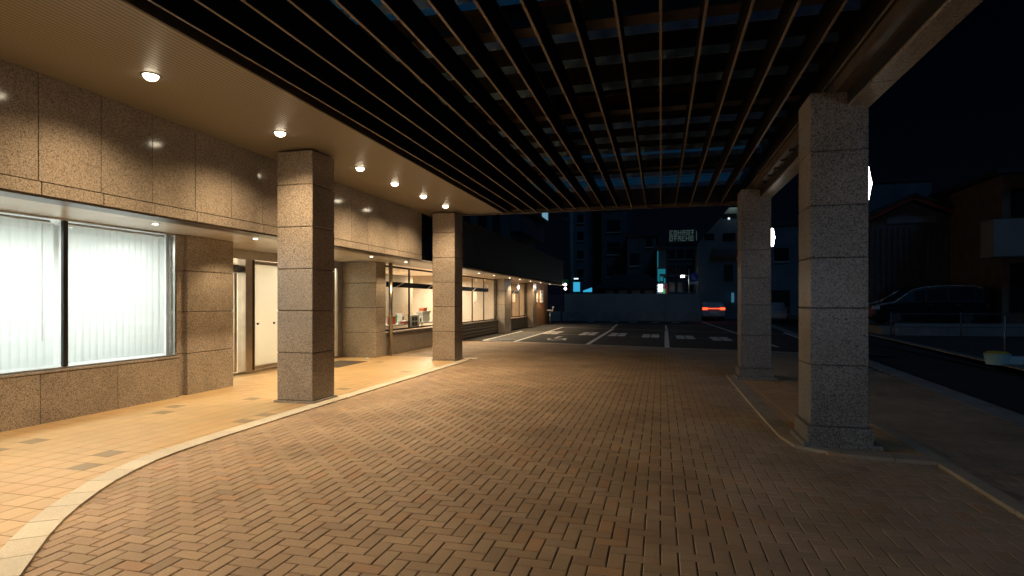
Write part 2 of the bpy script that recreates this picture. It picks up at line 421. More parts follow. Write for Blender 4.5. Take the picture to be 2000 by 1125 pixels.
KEND = MB()
for k in range(2): KEND.box(-4.9 - .3 * k, -4.605 - .3 * k, 14.25, 14.45, -.05, .016, tone(.06))
struct(KEND.build('kerb', M['kerb']))
# pillar island
kerb_run('kerb', ISL, .20, .45, .03, M['kerb_dark'], 1)
kerb_run('kerb', [(2.60, 12.3), (2.57, 6.07)], .13, .6, .032, M['kerb_dark'], -1)
kerb_run('kerb', [(2.57, 6.06), (2.40, -2.0)], .13, .6, .032, M['kerb_dark'], -1)
t_ = MB()
for ix in range(6):
    for iy in range(31):
        x0 = 1.37 + ix * .2; y0 = 6.18 + iy * .2
        if ix == 0 and iy < 2: continue
        t_.box(x0 + .002, min(x0 + .2, 2.50) - .002, y0 + .002, min(y0 + .2, 12.3) - .002, -.02, .024, tone(.08, .03), .003)
struct(t_.build('pillar_island', tonal('island_tile', (.50, .31, .16), .6, bump=.2)))
# road, gutters, far pavement -----------------------------------------------
def strip(name, a0, a1, b0, b1, z, mat):
    m = MB(); m.quad((a0[0], a0[1], z), (a1[0], a1[1], z), (b1[0], b1[1], z), (b0[0], b0[1], z)); return struct(m.build(name, mat))
strip('road', (3.9, -10), (7.2, -10), (11.5, 60), (8.6, 60), -.012 + .006, M['asphalt_road']) if False else None
strip('road', (4.25, -10), (6.6, -10), (12.6, 60), (8.1, 60), -.0085, M['asphalt_road'])
kerb_run('gutter', [(3.15, -6), (5.05, 20), (7.3, 50)], .36, .6, .004, M['concrete'], -1)
kerb_run('kerb', [(5.7, -4), (7.74, 16.1), (8.91, 28.5), (10.9, 49)], .22, .6, .03, M['concrete'], -1)
g = MB()
for k in range(1): g.quad((5.9, -4, .002), (40, -4, .002), (40, 60, .002), (12, 60, .002))
struct(g.build('pavement', plain('far_ground', (.07, .07, .07), .85, vscale=.7, var=.3)))
# parking area --------------------------------------------------------------
g = MB(); g.quad((-7.3, 21.2, -.003), (6.2, 17.85, -.003), (7.6, 43, -.003), (-8.2, 46, -.003)); struct(g.build('parking_area', M['asphalt']))
def line(m, a, c, wd, z=.0015):
    a, c = Vector(a), Vector(c); n = (c - a).normalized(); n = Vector((-n.y, n.x)) * wd / 2
    m.quad((a.x - n.x, a.y - n.y, z), (c.x - n.x, c.y - n.y, z), (c.x + n.x, c.y + n.y, z), (a.x + n.x, a.y + n.y, z))
pk = MB()
front = [(-6.55, 21.1), (-5.2, 20.75), (-2.46, 20.1), (.2, 19.4), (2.3, 18.75), (5.4, 18.0)]
back = [(-6.8, 33.4), (-5.4, 32.9), (-2.5, 31.9), (.28, 30.6), (2.8, 29.3), (5.6, 28.2)]
line(pk, front[0], front[-1], .09); line(pk, back[1], back[-1], .1, .0023)
line(pk, front[2], back[2], .16, .0031); line(pk, front[3], back[3], .16, .0031)
line(pk, (-5.25, 20.8), (-5.45, 33.0), .13, .0031); line(pk, (-6.55, 21.1), (-6.7, 28.2), .13, .0031)
line(pk, (3.7, 20.4), (2.9, 44.0), .13, .0031); line(pk, (5.2, 22.0), (5.7, 30.0), .13, .0031)
for k in range(8): line(pk, (-6.55, 21.3 + k * .85), (-5.32, 22.2 + k * .85), .10, .0039)
line(pk, (-5.4, 26.2), (2.9, 24.3), .05, .0039)
line(pk, (-5.5, 38.4), (3.2, 36.4), .1, .0031); line(pk, (-2.6, 32.3), (-2.7, 38.0), .12, .0039); line(pk, (.3, 31), (.3, 37.5), .12, .0039)
recalc(struct(pk.build('parking_marking', M['line'])))
pb = MB()
def para(m, cx, cy, wx, wy, z=.0047):
    m.quad((cx - wx / 2, cy - wy / 2, z), (cx + wx / 2, cy - wy / 2, z), (cx + wx / 2, cy + wy / 2, z), (cx - wx / 2, cy + wy / 2, z))
for cx, cy in ((-4.95, 27.2), (-3.2, 26.7), (-1.85, 26.3), (-.42, 25.7), (.98, 25.1), (2.3, 24.4)):
    for dy in (-.62, .62):
        for dx in (-.19, .19): para(pb, cx + dx, cy + dy, .33, 1.05)
for cx in (-5.0, -3.2, -1.9, -.4, 1.0): para(pb, cx, 42.0 - cx * .2, .5, .9)
struct(pb.build('parking_marking', M['line']))
# painted wheelchair symbol
ws = MB(); cx, cy = -4.0, 22.7; z = .0047
for k in range(14):
    a0, a1 = R(150 + k * 17), R(150 + (k + 1) * 17)
    ws.quad((cx + .36 * math.cos(a0), cy + .75 * math.sin(a0), z), (cx + .36 * math.cos(a1), cy + .75 * math.sin(a1), z), (cx + .28 * math.cos(a1), cy + .58 * math.sin(a1), z), (cx + .28 * math.cos(a0), cy + .58 * math.sin(a0), z))
line(ws, (cx - .12, cy + .3), (cx - .12, cy + 1.2), .12, z + .0008); line(ws, (cx - .12, cy + .35), (cx + .3, cy + .3), .14, z + .0016); line(ws, (cx + .3, cy + .3), (cx + .42, cy - .7), .12, z + .0024)
ws.prism([(cx - .12 + .1 * math.cos(R(30 * k)), cy + 1.5 + .2 * math.sin(R(30 * k))) for k in range(12)], z, z + .001)
recalc(struct(ws.build('parking_marking', M['line'])))
dm = MB(); dm.box(-7.75, -7.0, 11.6, 12.95, .0125, .02, bev=.003); tag(dm.build('door_mat', M['mat']), 'dark flat door mat on the tiles before the glass entrance', 'door mat')

# ================================================================ OFFICE BUILDING
U = -5.87; ZB = 2.545; ZT = 3.80; PL = -7.25
bld = thing('office_building', 'long granite-clad office building with lit ground floor windows along the walkway', 'building', (PL, 6, 0))
def slabs_y(x, ys_, z0, z1, mat, m, depth=.03, gap=.004, bev=.003):
    for a, c in zip(ys_, ys_[1:]): m.box(x - depth, x, a + gap, c - gap, z0 + gap, z1 - gap, tone(.06, .015), bev)
m = MB()
P = .655
js = [4.32 - P * k for k in range(13, 0, -1)] + [4.32, 4.975, 5.63, 6.285, 6.94, 7.595, 8.25, 8.905, 9.56, 10.215, 10.87, 11.6, 12.3, 12.98, 13.67]
slabs_y(U, js, 2.67, ZT, None, m)
js2 = [j + .03 for j in js]; js2[-1] = 13.67
slabs_y(U + .001, js2, ZB - .01, 2.67, None, m)
m.build('upper_wall', M['granite_pol'], bld)
m = MB(); m.box(U - .5, U - .03, -4.2, 13.66, ZB + .02, ZT + .25); m.box(U - .5, U - .028, -4.1, 13.64, ZB + .01, ZB + .02); m.build('wall_core', M['joint'], bld)
m = MB(); m.box(U - .6, U - .1, 13.68, 15.2, ZB + .02, 4.0); m.build('dark_panel', M['glass_dark'], bld)
# far wing upper wall, unlit
m = MB(); y = 15.2
while y < 36.4:
    m.box(-6.3, -5.98, y + .004, y + 1.06, ZB + .05, 3.93, tone(.07), .004); y += 1.064
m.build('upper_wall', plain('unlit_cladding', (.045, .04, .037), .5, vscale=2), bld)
m = MB(); m.box(-6.35, -5.93, 15.2, 36.5, 3.93, 4.05); m.build('coping', M['steel_beam'], bld)
m = MB(); m.box(-16, -6.4, 15.2, 36.5, 2.75, 3.9); m.build('roof', M['deck'], bld)
# underside soffit with bronze lip
m = MB(); m.box(-6.17, -5.874, -4.2, 36.5, ZB - .03, ZB - .012, bev=.003); m.build('lip', M['bronze'], bld)
m = MB()
for a in range(-4, 37): m.box(-7.42, -6.175, a + .003 - .2, a + .797, ZB, ZB + .02)
for a in range(9, 14): m.box(-8.4, -7.43, a + .0 - .2, a + .797, ZB + .0, ZB + .02)
m.build('soffit', M['under'], bld)
# plinth under the big window
m = MB(); js = [5.36 - 1.03 * k for k in range(9, 0, -1)] + [5.36, 6.39, 7.44]
slabs_y(PL, js, 0.0, .62, None, m, .05)
m.box(PL - .12, PL + .012, -4, 7.44, .622, .648, bev=.003)
m.build('plinth', M['granite'], bld)
m = MB(); m.box(PL - .3, PL - .05, -4, 7.45, 0, .62); m.build('wall_core', M['joint'], bld)
# piers
def pier(y0, y1, x1, x0, mat, joints=(0, .67, 1.33, 1.98, ZB), chamf=.006):
    m = MB()
    for a, c in zip(joints, joints[1:]): m.box(x0, x1, y0, y1, a + .005, c - .005, tone(.05, .015), chamf)
    m.build('pier', mat, bld)
    m = MB(); m.box(x0 + .02, x1 - .02, y0 + .02, y1 - .02, 0, ZB); m.build('pier_core', M['joint'], bld)
pier(7.60, 8.62, PL, -8.35, M['granite']); pier(7.445, 7.60, PL - .06, PL - .2, M['granite'])
pier(13.87, 14.42, PL - .0, -8.35, M['granite']); 
pier(26.0, 27.2, -7.02, -7.6, M['granite']); pier(32.15, 33.1, -7.02, -7.6, M['granite'])
# windows -----------------------------------------------------------
def window(y0, y1, z0, z1, x, mull, fw=.035, frame=M['bronze'], dbl=None):
    m = MB(); m.box(x - .025, x + .02, y0, y0 + fw, z0, z1); m.box(x - .025, x + .02, y1 - fw, y1, z0, z1)
    m.box(x - .025, x + .02, y0 + fw, y1 - fw, z1 - fw, z1); m.box(x - .025, x + .02, y0 + fw, y1 - fw, z0, z0 + fw)
    for q, ww in mull: m.box(x - .02, x + .012, q - ww / 2, q + ww / 2, z0 + fw + .001, z1 - fw - .001)
    f = m.build('window', frame, bld)
    g = MB(); g.box(x - .006, x + .0, y0 + fw, y1 - fw, z0 + fw, z1 - fw); g.build('pane', M['glass'], f)
    return f
window(-3.5, 7.44, .65, ZB - .002, -7.33, [], .02, M['steel'])
for q in (5.72, 2.6, -.5): m = MB(); m.box(-7.36, -7.318, q - .03, q + .03, .672, ZB - .024); m.build('mullion', M['black'], bld)
m = MB(); m.box(-7.40, -7.33, 7.445, 7.58, .66, ZB); m.build('jamb', M['steel'], bld)
window(14.62, 20.6, .66, 2.50, -7.40, [(16.27, .07), (18.6, .07)], .05)
window(20.9, 25.98, .64, 2.50, -7.42, [(22.42, .06), (24.0, .06)], .05)
window(27.22, 32.1, .66, 2.50, -7.42, [(28.9, .06), (30.5, .06)], .05)
for y0, y1 in ((14.45, 20.9), (20.9, 25.99), (27.22, 32.13)):
    m = MB(); yy = y0
    for a, c in zip([y0 + (y1 - y0) * k / 3 for k in range(3)], [y0 + (y1 - y0) * (k + 1) / 3 for k in range(3)]):
        m.box(-7.5, -7.33, a + .003, c - .003, 0, .585, tone(.06), .004)
    if y0 > 20:
        for k in range(4): m.box(-7.35, -7.30, y0 + .05, y1 - .05, .10 + k * .13, .13 + k * .13)
    m.build('plinth', M['darkstone'] if y0 > 20 else M['granite'], bld)
    m = MB(); m.box(-7.52, -7.29, y0, y1, .588, .625, bev=.004); m.build('sill', M['darkstone'], bld)
m = MB()
m.box(-7.38, -7.372, 14.70, 20.3, 1.90, 2.05)
m.build('glass_band', M['band'], bld); 
for ya, yb in ((20.95, 24.6), (27.6, 30.3)): m = MB(); m.box(-7.40, -7.392, ya, yb, 1.90, 2.06); m.build('glass_band', M['band'], bld)
for y, d in ((15.25, .5), (17.55, .45), (22.3, .4), (29.0, .4)):
    m = MB(); zz = 1.905; x = -7.366 if y < 20 else -7.386
    for off in (0, .09): m.quad((x, y + off - .0, zz), (x, y + off + .05, zz), (x, y + off + d + .05, zz + .14), (x, y + off + d, zz + .14))
    m.build('band_slash', M['white_b'], bld)
# slim steel post beside window
m = MB(); m.cyl((-7.2, 14.62, 0.01), (-7.2, 14.62, ZB), .055, n=20); m.build('post', M['steel'], bld, True)
# entrance screen, recessed
X = -8.3
def bar(m, y0, y1, z0, z1, d=.05): m.box(X - d, X + d, y0, y1, z0, z1, bev=.003)
m = MB(); bar(m, 8.63, 13.86, 2.36, ZB, .06); bar(m, 8.63, 13.86, .0, .06); m.build('entrance_frame', M['steel'], bld)
m = MB(); bar(m, 10.10, 10.30, .06, 2.36, .10); m.build('jamb', M['steel'], bld)
m = MB(); bar(m, 13.62, 13.86, .06, 2.36, .07); m.build('jamb', M['steel'], bld)
m = MB(); bar(m, 11.95, 12.10, .06, 2.36, .07); m.build('jamb', M['steel'], bld)
m = MB(); bar(m, 10.31, 10.42, .06, 2.36, .06); m.build('jamb', M['bronze'], bld)
m = MB(); m.box(X - .008, X, 8.64, 10.09, .07, 2.35); m.build('glass_screen', M['glass'], bld)
m = MB(); m.box(X - .45, X - .02, 8.66, 10.07, 2.08, 2.24, bev=.004); m.build('door_operator', M['bronze'], bld)
m = MB(); m.box(X - .03, X + .03, 9.86, 9.93, .07, 2.07); m.build('stile', M['steel'], bld)
for y0, y1 in ((10.45, 11.90), (12.12, 13.58)):
    m = MB(); m.box(X - .012, X + .004, y0 + .03, y1 - .03, .13, 2.28)
    d = m.build('door', M['door_film'], bld)
    m = MB(); m.box(X - .02, X + .02, y0, y0 + .03, .065, 2.35); m.box(X - .02, X + .02, y1 - .03, y1, .065, 2.35); m.box(X - .02, X + .02, y0 + .03, y1 - .03, .065, .13); m.box(X - .02, X + .02, y0 + .03, y1 - .03, 2.28, 2.35); m.build('frame', M['steel'], d)
    for hy in (y0 + .12, y1 - .62 if False else (y0 + y1) / 2 - .07):
        m = MB(); m.cyl((X + .004, hy, 1.02), (X + .035, hy, 1.02), .022, n=14); m.build('handle', M['bronze'], d, True)
# wood-clad end bay with notices
m = MB()
for k in range(17): m.box(-7.5, -7.30, 33.12 + k * .29, 33.40 + k * .29, 0.01, ZB, tone(.15), .004)
m.build('wood_cladding', M['wood'], bld)
# rooms behind the glass -----------------------------------------------
def room(name, x0, x1, y0, y1, z1, wall, floor, ceil, zf=.02):
    m = MB(); m.box(x0 - .1, x0, y0, y1, zf, z1); m.box(x0, x1, y0 - .1, y0, zf, z1); m.box(x0, x1, y1, y1 + .1, zf, z1); m.build('room_wall', wall, bld)
    m = MB(); m.box(x0, x1, y0, y1, zf - .02, zf); m.build('room_floor', floor, bld)
    m = MB(); m.box(x0, x1, y0, y1, z1, z1 + .1); m.build('room_ceiling', ceil, bld)
room('office', -9.75, -7.56, -3.4, 7.5, 2.75, M['white'], plain('carpet', (.2, .22, .22), .9), M['white'])
room('lobby', -11.0, -8.42, 8.7, 13.75, 2.52, M['cream'], M['woodfloor'], M['white'])
room('shop', -12.2, -7.52, 14.5, 25.9, 2.72, M['beige'], M['woodfloor'], M['white'])
room('lounge', -11.5, -7.52, 27.3, 32.0, 2.7, M['beige'], M['woodfloor'], M['white'])
for q in ((-10.6, -10.45, 14.6, 17.4), (-9.4, -9.2, 18.4, 20.55), (-9.0, -8.5, 23.0, 23.4)): m = MB(); m.box(*q, .02, 2.45 if q[2] > 18 else 2.7); m.build('partition', M['beige'] if q[2] == 18.4 else M['cream'], bld)
m = MB(); m.box(-10.4, -10.25, 15.4, 18.6, .02, 2.7); m.build('partition', M['white'], bld)
m = MB(); m.box(-10.0, -9.6, 27.5, 31.0, .02, 2.6); m.build('partition', M['beige'], bld)
for nm, x, y, sx_, sy_, e, col in (('office', -8.5, 2.1, .7, 10.2, 440, (.97, 1, .965)), ('lobby', -9.6, 9.9, 1, 1.2, 60, (1, .93, .78)), ('lobby', -9.4, 12.3, 1.2, 2, 170, (1, .93, .76)),
                       ('shop', -8.5, 17.0, .8, 2.4, 70, (1, .82, .60)), ('shop', -8.4, 21.0, .8, 1.6, 120, (1, .79, .54)), ('shop', -9.9, 23.6, 1.4, 3.6, 420, (1, .86, .68)), ('lounge', -8.6, 29.5, .8, 3, 170, (1, .68, .40))):
    l = light('ceiling_light', 'AREA', (x, y, 2.46), e, col, bld, shape='RECTANGLE', size=sx_, size_y=sy_)
# blinds ------------------------------------------------------------------
def blind(y0, y1, label):
    r = thing('vertical_blind', label, 'window blind', (-7.5, (y0 + y1) / 2, .68), 0, 'vertical blinds in the big lit window')
    m = MB(); m.box(-7.54, -7.49, y0, y1, 2.495, 2.525, bev=.003); m.build('headrail', M['white'], r)
    m = MB(); y = y0
    while y < y1 - .05:
        a = R(16 + rnd.uniform(-4, 4)); dx, dy = .061 * math.sin(a), .056 * math.cos(a); c = y + .05
        pts = []
        for k in range(5):
            s = -1 + k * .5; bow = .006 * (1 - s * s)
            pts.append((-7.515 + s * dx + bow, c + s * dy))
        for p, q in zip(pts, pts[1:]): m.quad((p[0], p[1], .69), (q[0], q[1], .69), (q[0], q[1], 2.49), (p[0], p[1], 2.49))
        y += .1
    m.build('slats', M['blind'], r)
    m = MB(); m.cyl((-7.47, y1 - .12, 1.0), (-7.47, y1 - .12, 2.49), .004, n=6); m.build('cord', M['white'], r)
blind(-3.4, 5.66, 'greenish white vertical blind left of the black window mullion')
blind(5.80, 7.40, 'brightest white vertical blind between the black mullion and the stone pier')
m = MB(); m.box(-9.74, -9.35, -1, 5.75, .03, 1.86, bev=.01); r = tag(m.build('storage_cabinet', plain('cabinet_green', (.36, .42, .38), .6)), 'long shoulder-high cabinet showing faintly behind the left blind', 'cabinet')
# things in the shop window ---------------------------------------------------
r = thing('display_table', 'white display table behind the shop window full of small goods', 'table', (-8.0, 16.2, .02))
m = MB(); m.box(-8.35, -7.62, 15.3, 19.4, .76, .80, bev=.004); m.build('tabletop', M['white'], r)
for x in (-8.3, -7.66):
    for y in (15.36, 19.34): m = MB(); m.box(x - .02, x + .02, y - .02, y + .02, .02, .76); m.build('leg', M['white'], r)
k = 0
DISP = [('red', 'red storage box at the left end of the display table', 14.95, .20, .24, -7.85), ('red', 'low red tray in front on the display table', 15.55, .30, .07, -7.72), ('orange', 'orange box standing on the white display stand', 17.45, .30, .10, -7.9),
        ('green', 'small green box on the display table', 16.0, .12, .28, -8.1), ('olive', 'olive box right of the window mullion', 16.75, .12, .22, -8.0), ('black', 'black tray lying on the display table', 16.1, .34, .05, -7.70)]
for mt, lb, y, wd, hh, x in DISP:
    y += 1.05
    r = thing('display_box', lb, 'box', (x, y, .8)); zz = .80 if mt != 'orange' else 1.16
    m = MB(); m.box(x - .09, x + .09, y - wd / 2, y + wd / 2, zz + .001, zz + hh, bev=.006); m.build('box', M[mt], r)
    m = MB(); m.box(x - .095, x + .095, y - wd / 2 - .004, y + wd / 2 + .004, zz + hh + .0005, zz + hh + .018, bev=.003); m.build('lid', M['white_b'] if mt != 'black' else M['red'], r)
r = thing('display_stand', 'white stepped display stand carrying the orange box', 'stand', (-7.9, 18.5, .8))
m = MB(); m.box(-8.0, -7.78, 18.2, 18.8, .801, 1.10, bev=.004); m.build('base', M['white_b'], r)
m = MB(); m.box(-8.02, -7.76, 18.15, 18.85, 1.10, 1.16, bev=.004); m.build('top', M['white'], r)
SM = [('cup', 'white cup on the display table nearest the left mullion', 15.3, -7.74), ('cup', 'white cup in the middle of the display table', 15.85, -7.82), ('cup', 'white cup right of the window mullion on the display table', 16.55, -7.74)]
for nm, lb, y, x in SM:
    y += 1.0
    m = MB(); m.cyl((x, y, .801), (x, y, .90), .032, .042, 18); tag(m.build('cup', M['white_b'], None, True), lb, 'cup')
for lb, y, z, x, wd, hh in (('flat white card box at the left end of the display table', 16.35, .8, -8.05, .34, .16), ('white upright card box left of the window mullion', 16.95, .8, -8.0, .16, .30), ('long white tray lying in front on the display table', 17.3, .8, -7.70, .42, .06), ('small white box beside the framed board', 17.75, .8, -7.74, .14, .16)):
    r = thing('paper_box', lb, 'box', (x, y, z)); m = MB(); m.box(x - .08, x + .08, y - wd / 2, y + wd / 2, z + .001, z + hh, bev=.005); m.build('box', M['white_b'], r)
    m = MB(); m.box(x + .081, x + .084, y - wd * .3, y + wd * .3, z + hh * .3, z + hh * .7); m.build('print', M['joint'], r)
r = thing('notice_board', 'white framed board with four dark squares inside shop window', 'notice board', (-7.55, 17.2, .8))
m = MB(); m.box(-7.60, -7.57, 16.72, 17.42, .66, 1.06, bev=.004); m.build('board', M['white_b'], r)
for a in (0, 1):
    for c in (0, 1): m = MB(); m.box(-7.57, -7.565, 16.86 + a * .22, 17.04 + a * .22, .72 + c * .16, .85 + c * .16); m.build('dark_square', M['black'], r)
for y, lb in ((22.55, 'white paper notice on the window beyond the second pillar'), (29.1, 'white paper notice on the farthest shop window')):
    m = MB(); m.box(-7.385, -7.38, y, y + .32, 1.45, 1.88); tag(m.build('paper_notice', M['white_b']), lb, 'notice')
for y, lb in ((33.7, 'left of the two white notices on the wood panelling'), (35.4, 'right of the two white notices on the wood panelling')):
    r = thing('wall_notice', lb, 'notice', (-7.28, y, 1.6), 0, 'notices on the wood panelling')
    m = MB(); m.box(-7.297, -7.27, y, y + .95, 1.42, 2.18, bev=.004); m.build('panel', M['white_b'], r)
    m = MB(); m.box(-7.269, -7.266, y + .1, y + .85, 2.02, 2.08); [m.box(-7.269, -7.266, y + .12, y + .8, 1.5 + k * .09, 1.53 + k * .09) for k in range(5)]; m.build('print', plain('notice_print', (.35, .33, .3), .7), r)
r = thing('standing_tap', 'thin post with small white top in front of wood panelling', 'post', (-6.95, 37.0, 0))
m = MB(); m.cyl((-6.95, 37, 0), (-6.95, 37, .85), .04); m.build('pole', M['metal'], r, True)
m = MB(); m.box(-7.15, -6.75, 36.9, 37.1, .85, .95, bev=.02); m.build('basin', M['white'], r)
m = MB(); m.cyl((-6.8, 37, .95), (-6.74, 37, 1.15), .03, .07); m.build('spout', M['white'], r, True)
r = thing('wall_spotlight', 'twin lit spotlights on an arm at the far corner of the building', 'spotlight', (-6.4, 36.6, 2.5))
m = MB(); m.cyl((-6.6, 36.4, 2.50), (-5.9, 36.8, 2.50), .02); m.build('arm', M['bronze'], r, True)
for dz in (.1, -.16):
    m = MB(); m.cyl((-5.95, 36.9, 2.48 + dz), (-5.9, 36.72, 2.46 + dz), .05, .09); h_ = m.build('head', M['bronze'], r, True)
    m = MB(); m.cyl((-5.9, 36.715, 2.46 + dz), (-5.897, 36.70, 2.458 + dz), .085, .085); m.build('lens', emit('spot_lens', (1, .85, .75), 9), h_, True)
light('spot_light', 'POINT', (-5.95, 36.4, 2.4), 20, (1, .85, .7), r, shadow_soft_size=.08)
light('spot_light', 'SPOT', (-6.7, 35.2, 2.45), 60, (1, .75, .45), r, aim=(-.4, 0, -1), spot_size=R(110), spot_blend=.6, shadow_soft_size=.05)

# ================================================================ PILLARS
def pillar(x0, x1, y0, y1, joints, zt, mat, label, base):
    r = thing('granite_pillar', label, 'pillar', ((x0 + x1) / 2, (y0 + y1) / 2, 0), 0, 'granite pillars carrying the canopy')
    m = MB(); J = list(joints) + [zt]
    for a, c in zip(J, J[1:]): m.box(x0, x1, y0, y1, a + (.002 if mat is M['granite_grey'] else .004), c - (.002 if mat is M['granite_grey'] else .004), tone(.05, .012), .006 if mat is M['granite_grey'] else .009)
    m.build('shaft', mat, r)
    m = MB(); m.box(x0 + .012, x1 - .012, y0 + .012, y1 - .012, joints[0], zt - .01); m.build('core', M['joint'], r)
    m = MB()
    for e, a, c in base: m.box(x0 - e, x1 + e, y0 - e, y1 + e, a, c, tone(.04), .006)
    m.build('base', mat, r)
    return r
JL = [.045, .745, 1.36, 1.97, 2.585, 3.205]
pillar(-5.48, -4.89, 7.415, 8.005, JL, 3.70, M['granite'], 'nearer of the two warm lit granite pillars on the left walkway', [(.035, .0, .045)])
pillar(-5.54, -4.95, 13.57, 14.16, JL, 3.70, M['granite'], 'farther of the two warm lit granite pillars on the left walkway', [(.02, .0, .045)])
JR = [.235, .853, 1.43, 1.94, 2.47, 3.02]
BR = [(.10, .024, .075), (.032, .075, .235)]
PR1 = pillar(1.477, 2.006, 6.467, 6.997, JR, 3.62, M['granite_grey'], 'nearest grey granite pillar on the right, tallest in the picture', [(.035, .024, .235)])
PR2 = pillar(1.477, 2.006, 11.716, 12.246, JR, 3.62, M['granite_grey'], 'grey granite pillar on the right standing behind the nearest one', [(.035, .024, .235)])
for yy, root in ((6.467, PR1), (11.716, PR2)):
    m = MB(); m.box(1.40, 2.115, yy - .07, yy + .56, .024, .075, bev=.005); m.build('footing', M['granite_grey'], root)
# wall lamps on the road side of the right pillars
for yy, lb in ((6.73, 'slim lit wall lamp on the side of the nearest right pillar'), (11.98, 'slim lit wall lamp on the side of the farther right pillar')):
    r = thing('wall_lamp', lb, 'wall lamp', (2.01, yy, 2.72), 0, 'wall lamps on the right pillars')
    m = MB(); m.box(2.007, 2.03, yy - .10, yy + .10, 2.52, 2.92, bev=.004); m.build('backplate', M['bronze'], r)
    m = MB(); n = 9; rows = []
    for k in range(n):
        s = -1 + 2 * k / (n - 1); z = 2.72 + s * .17; d = .089 - .030 * abs(s) ** .8; i = len(m.v)
        m.v += [(2.031, yy - .035, z), (2.03 + d * .8, yy - .025, z), (2.03 + d, yy, z), (2.03 + d * .8, yy + .025, z), (2.031, yy + .035, z)]
        if k:
            for q in range(4): m.f.append((i - 5 + q, i - 4 + q, i + 1 + q, i + q)); m.t.append((1, 1, 1))
    m.f.append((0, 1, 2, 3, 4)); m.f.append(tuple(len(m.v) - 1 - q for q in range(5))); m.t += [(1, 1, 1)] * 2
    recalc(m.build('diffuser', M['cool'], r, True))

# ================================================================ CANOPY
can = thing('canopy', 'wide dark canopy with long thin fins and a ribbed metal soffit over the driveway', 'canopy', (-1, 6, 3.7))
YE = 14.08; Y0c = -5.0
m = MB(); m.box(-5.86, -3.86, Y0c, YE, 3.722, 3.75); m.build('soffit', M['soffit'], can)
m = MB(); m.box(-3.86, -3.83, Y0c, YE, 3.716, 4.05, bev=.003); m.box(-5.86, 1.9, YE + .001, YE + .10, 3.70, 3.76, bev=.003); m.build('edge_trim', M['steel_beam'], can)
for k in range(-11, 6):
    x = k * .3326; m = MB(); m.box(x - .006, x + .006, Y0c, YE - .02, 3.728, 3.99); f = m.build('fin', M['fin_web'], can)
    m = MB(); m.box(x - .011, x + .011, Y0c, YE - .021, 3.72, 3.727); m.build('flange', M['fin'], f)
for y in (-2.29, .23, 2.75, 5.27, 7.79, 11.2):
    m = MB(); m.box(-3.76, 1.69, y - .10, y + .10, 4.0, 4.012); m.box(-3.76, 1.69, y - .008, y + .008, 4.012, 4.22); m.box(-3.76, 1.69, y - .10, y + .10, 4.22, 4.232); m.build('cross_beam', M['steel_beam'], can)
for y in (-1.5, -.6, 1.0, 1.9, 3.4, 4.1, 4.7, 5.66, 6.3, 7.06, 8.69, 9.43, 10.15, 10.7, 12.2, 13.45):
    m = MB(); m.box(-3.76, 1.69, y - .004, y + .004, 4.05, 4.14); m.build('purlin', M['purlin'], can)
m = MB()
for x in (-3.12, -1.39, .95):
    if x > 0: continue
    m.box(x - .07, x + .07, Y0c, YE - .03, 3.992, 3.999)
m.build('runner', plain('runner_brown', (.22, .17, .12), .5), can)
m = MB(); m.box(-3.76, 1.75, YE - .02, YE, 3.76, 4.2); m.box(-3.76, 1.75, YE - .10, YE - .021, 3.765, 3.775); m.build('end_beam', M['steel_beam'], can)
for a, c in ((-5, 3.0), (4.2, 5.70), (7.76, 8.45), (10.62, 12.0), (13.27, 13.98)):
    m = MB(); m.box(-3.78, 1.72, a, c, 4.24, 4.25); m.build('roof_panel', M['poly'], can)
m = MB(); m.box(-3.78, 1.72, 12.67, 13.25, 4.24, 4.25); m.build('roof_panel', M['poly2'], can)
for a, c in ((3.02, 4.18), (5.72, 7.74), (8.47, 10.6), (12.02, 12.65), (13.255, 13.265), (13.99, 14.1)):
    m = MB(); m.box(-3.78, 1.72, a, c, 4.236, 4.262); m.build('roof_deck', M['deck'], can)
m = MB(); m.box(-6.4, -3.79, Y0c, YE, 4.1, 4.16); m.build('roof_deck', M['deck'], can)
# granite-faced side girder on the pillars
m = MB(); y = Y0c
while y < YE - .2:
    m.box(1.82, 2.03, y + .004, min(y + 1.196, YE), 3.45, 4.25, tone(.07), .004); y += 1.2
m.build('side_girder', M['girder'], can)
m = MB(); m.box(1.70, 1.811, Y0c, YE, 3.60, 3.74); m.box(1.70, 1.72, Y0c, YE, 3.741, 4.23); m.build('gutter_channel', M['steel_beam'], can)
m = MB(); m.box(1.812, 1.8195, Y0c, YE, 3.475, 3.76); m.build('shade_strip', M['black'], can)  # black strip for the shade on the girder's inner side
m = MB()
yq = 8.2
while yq < 13.6: m = MB(); m.box(1.72, 1.80, yq, yq + .03, 3.57, 3.599); m.build('bracket', M['steel_beam'], can); yq += .55

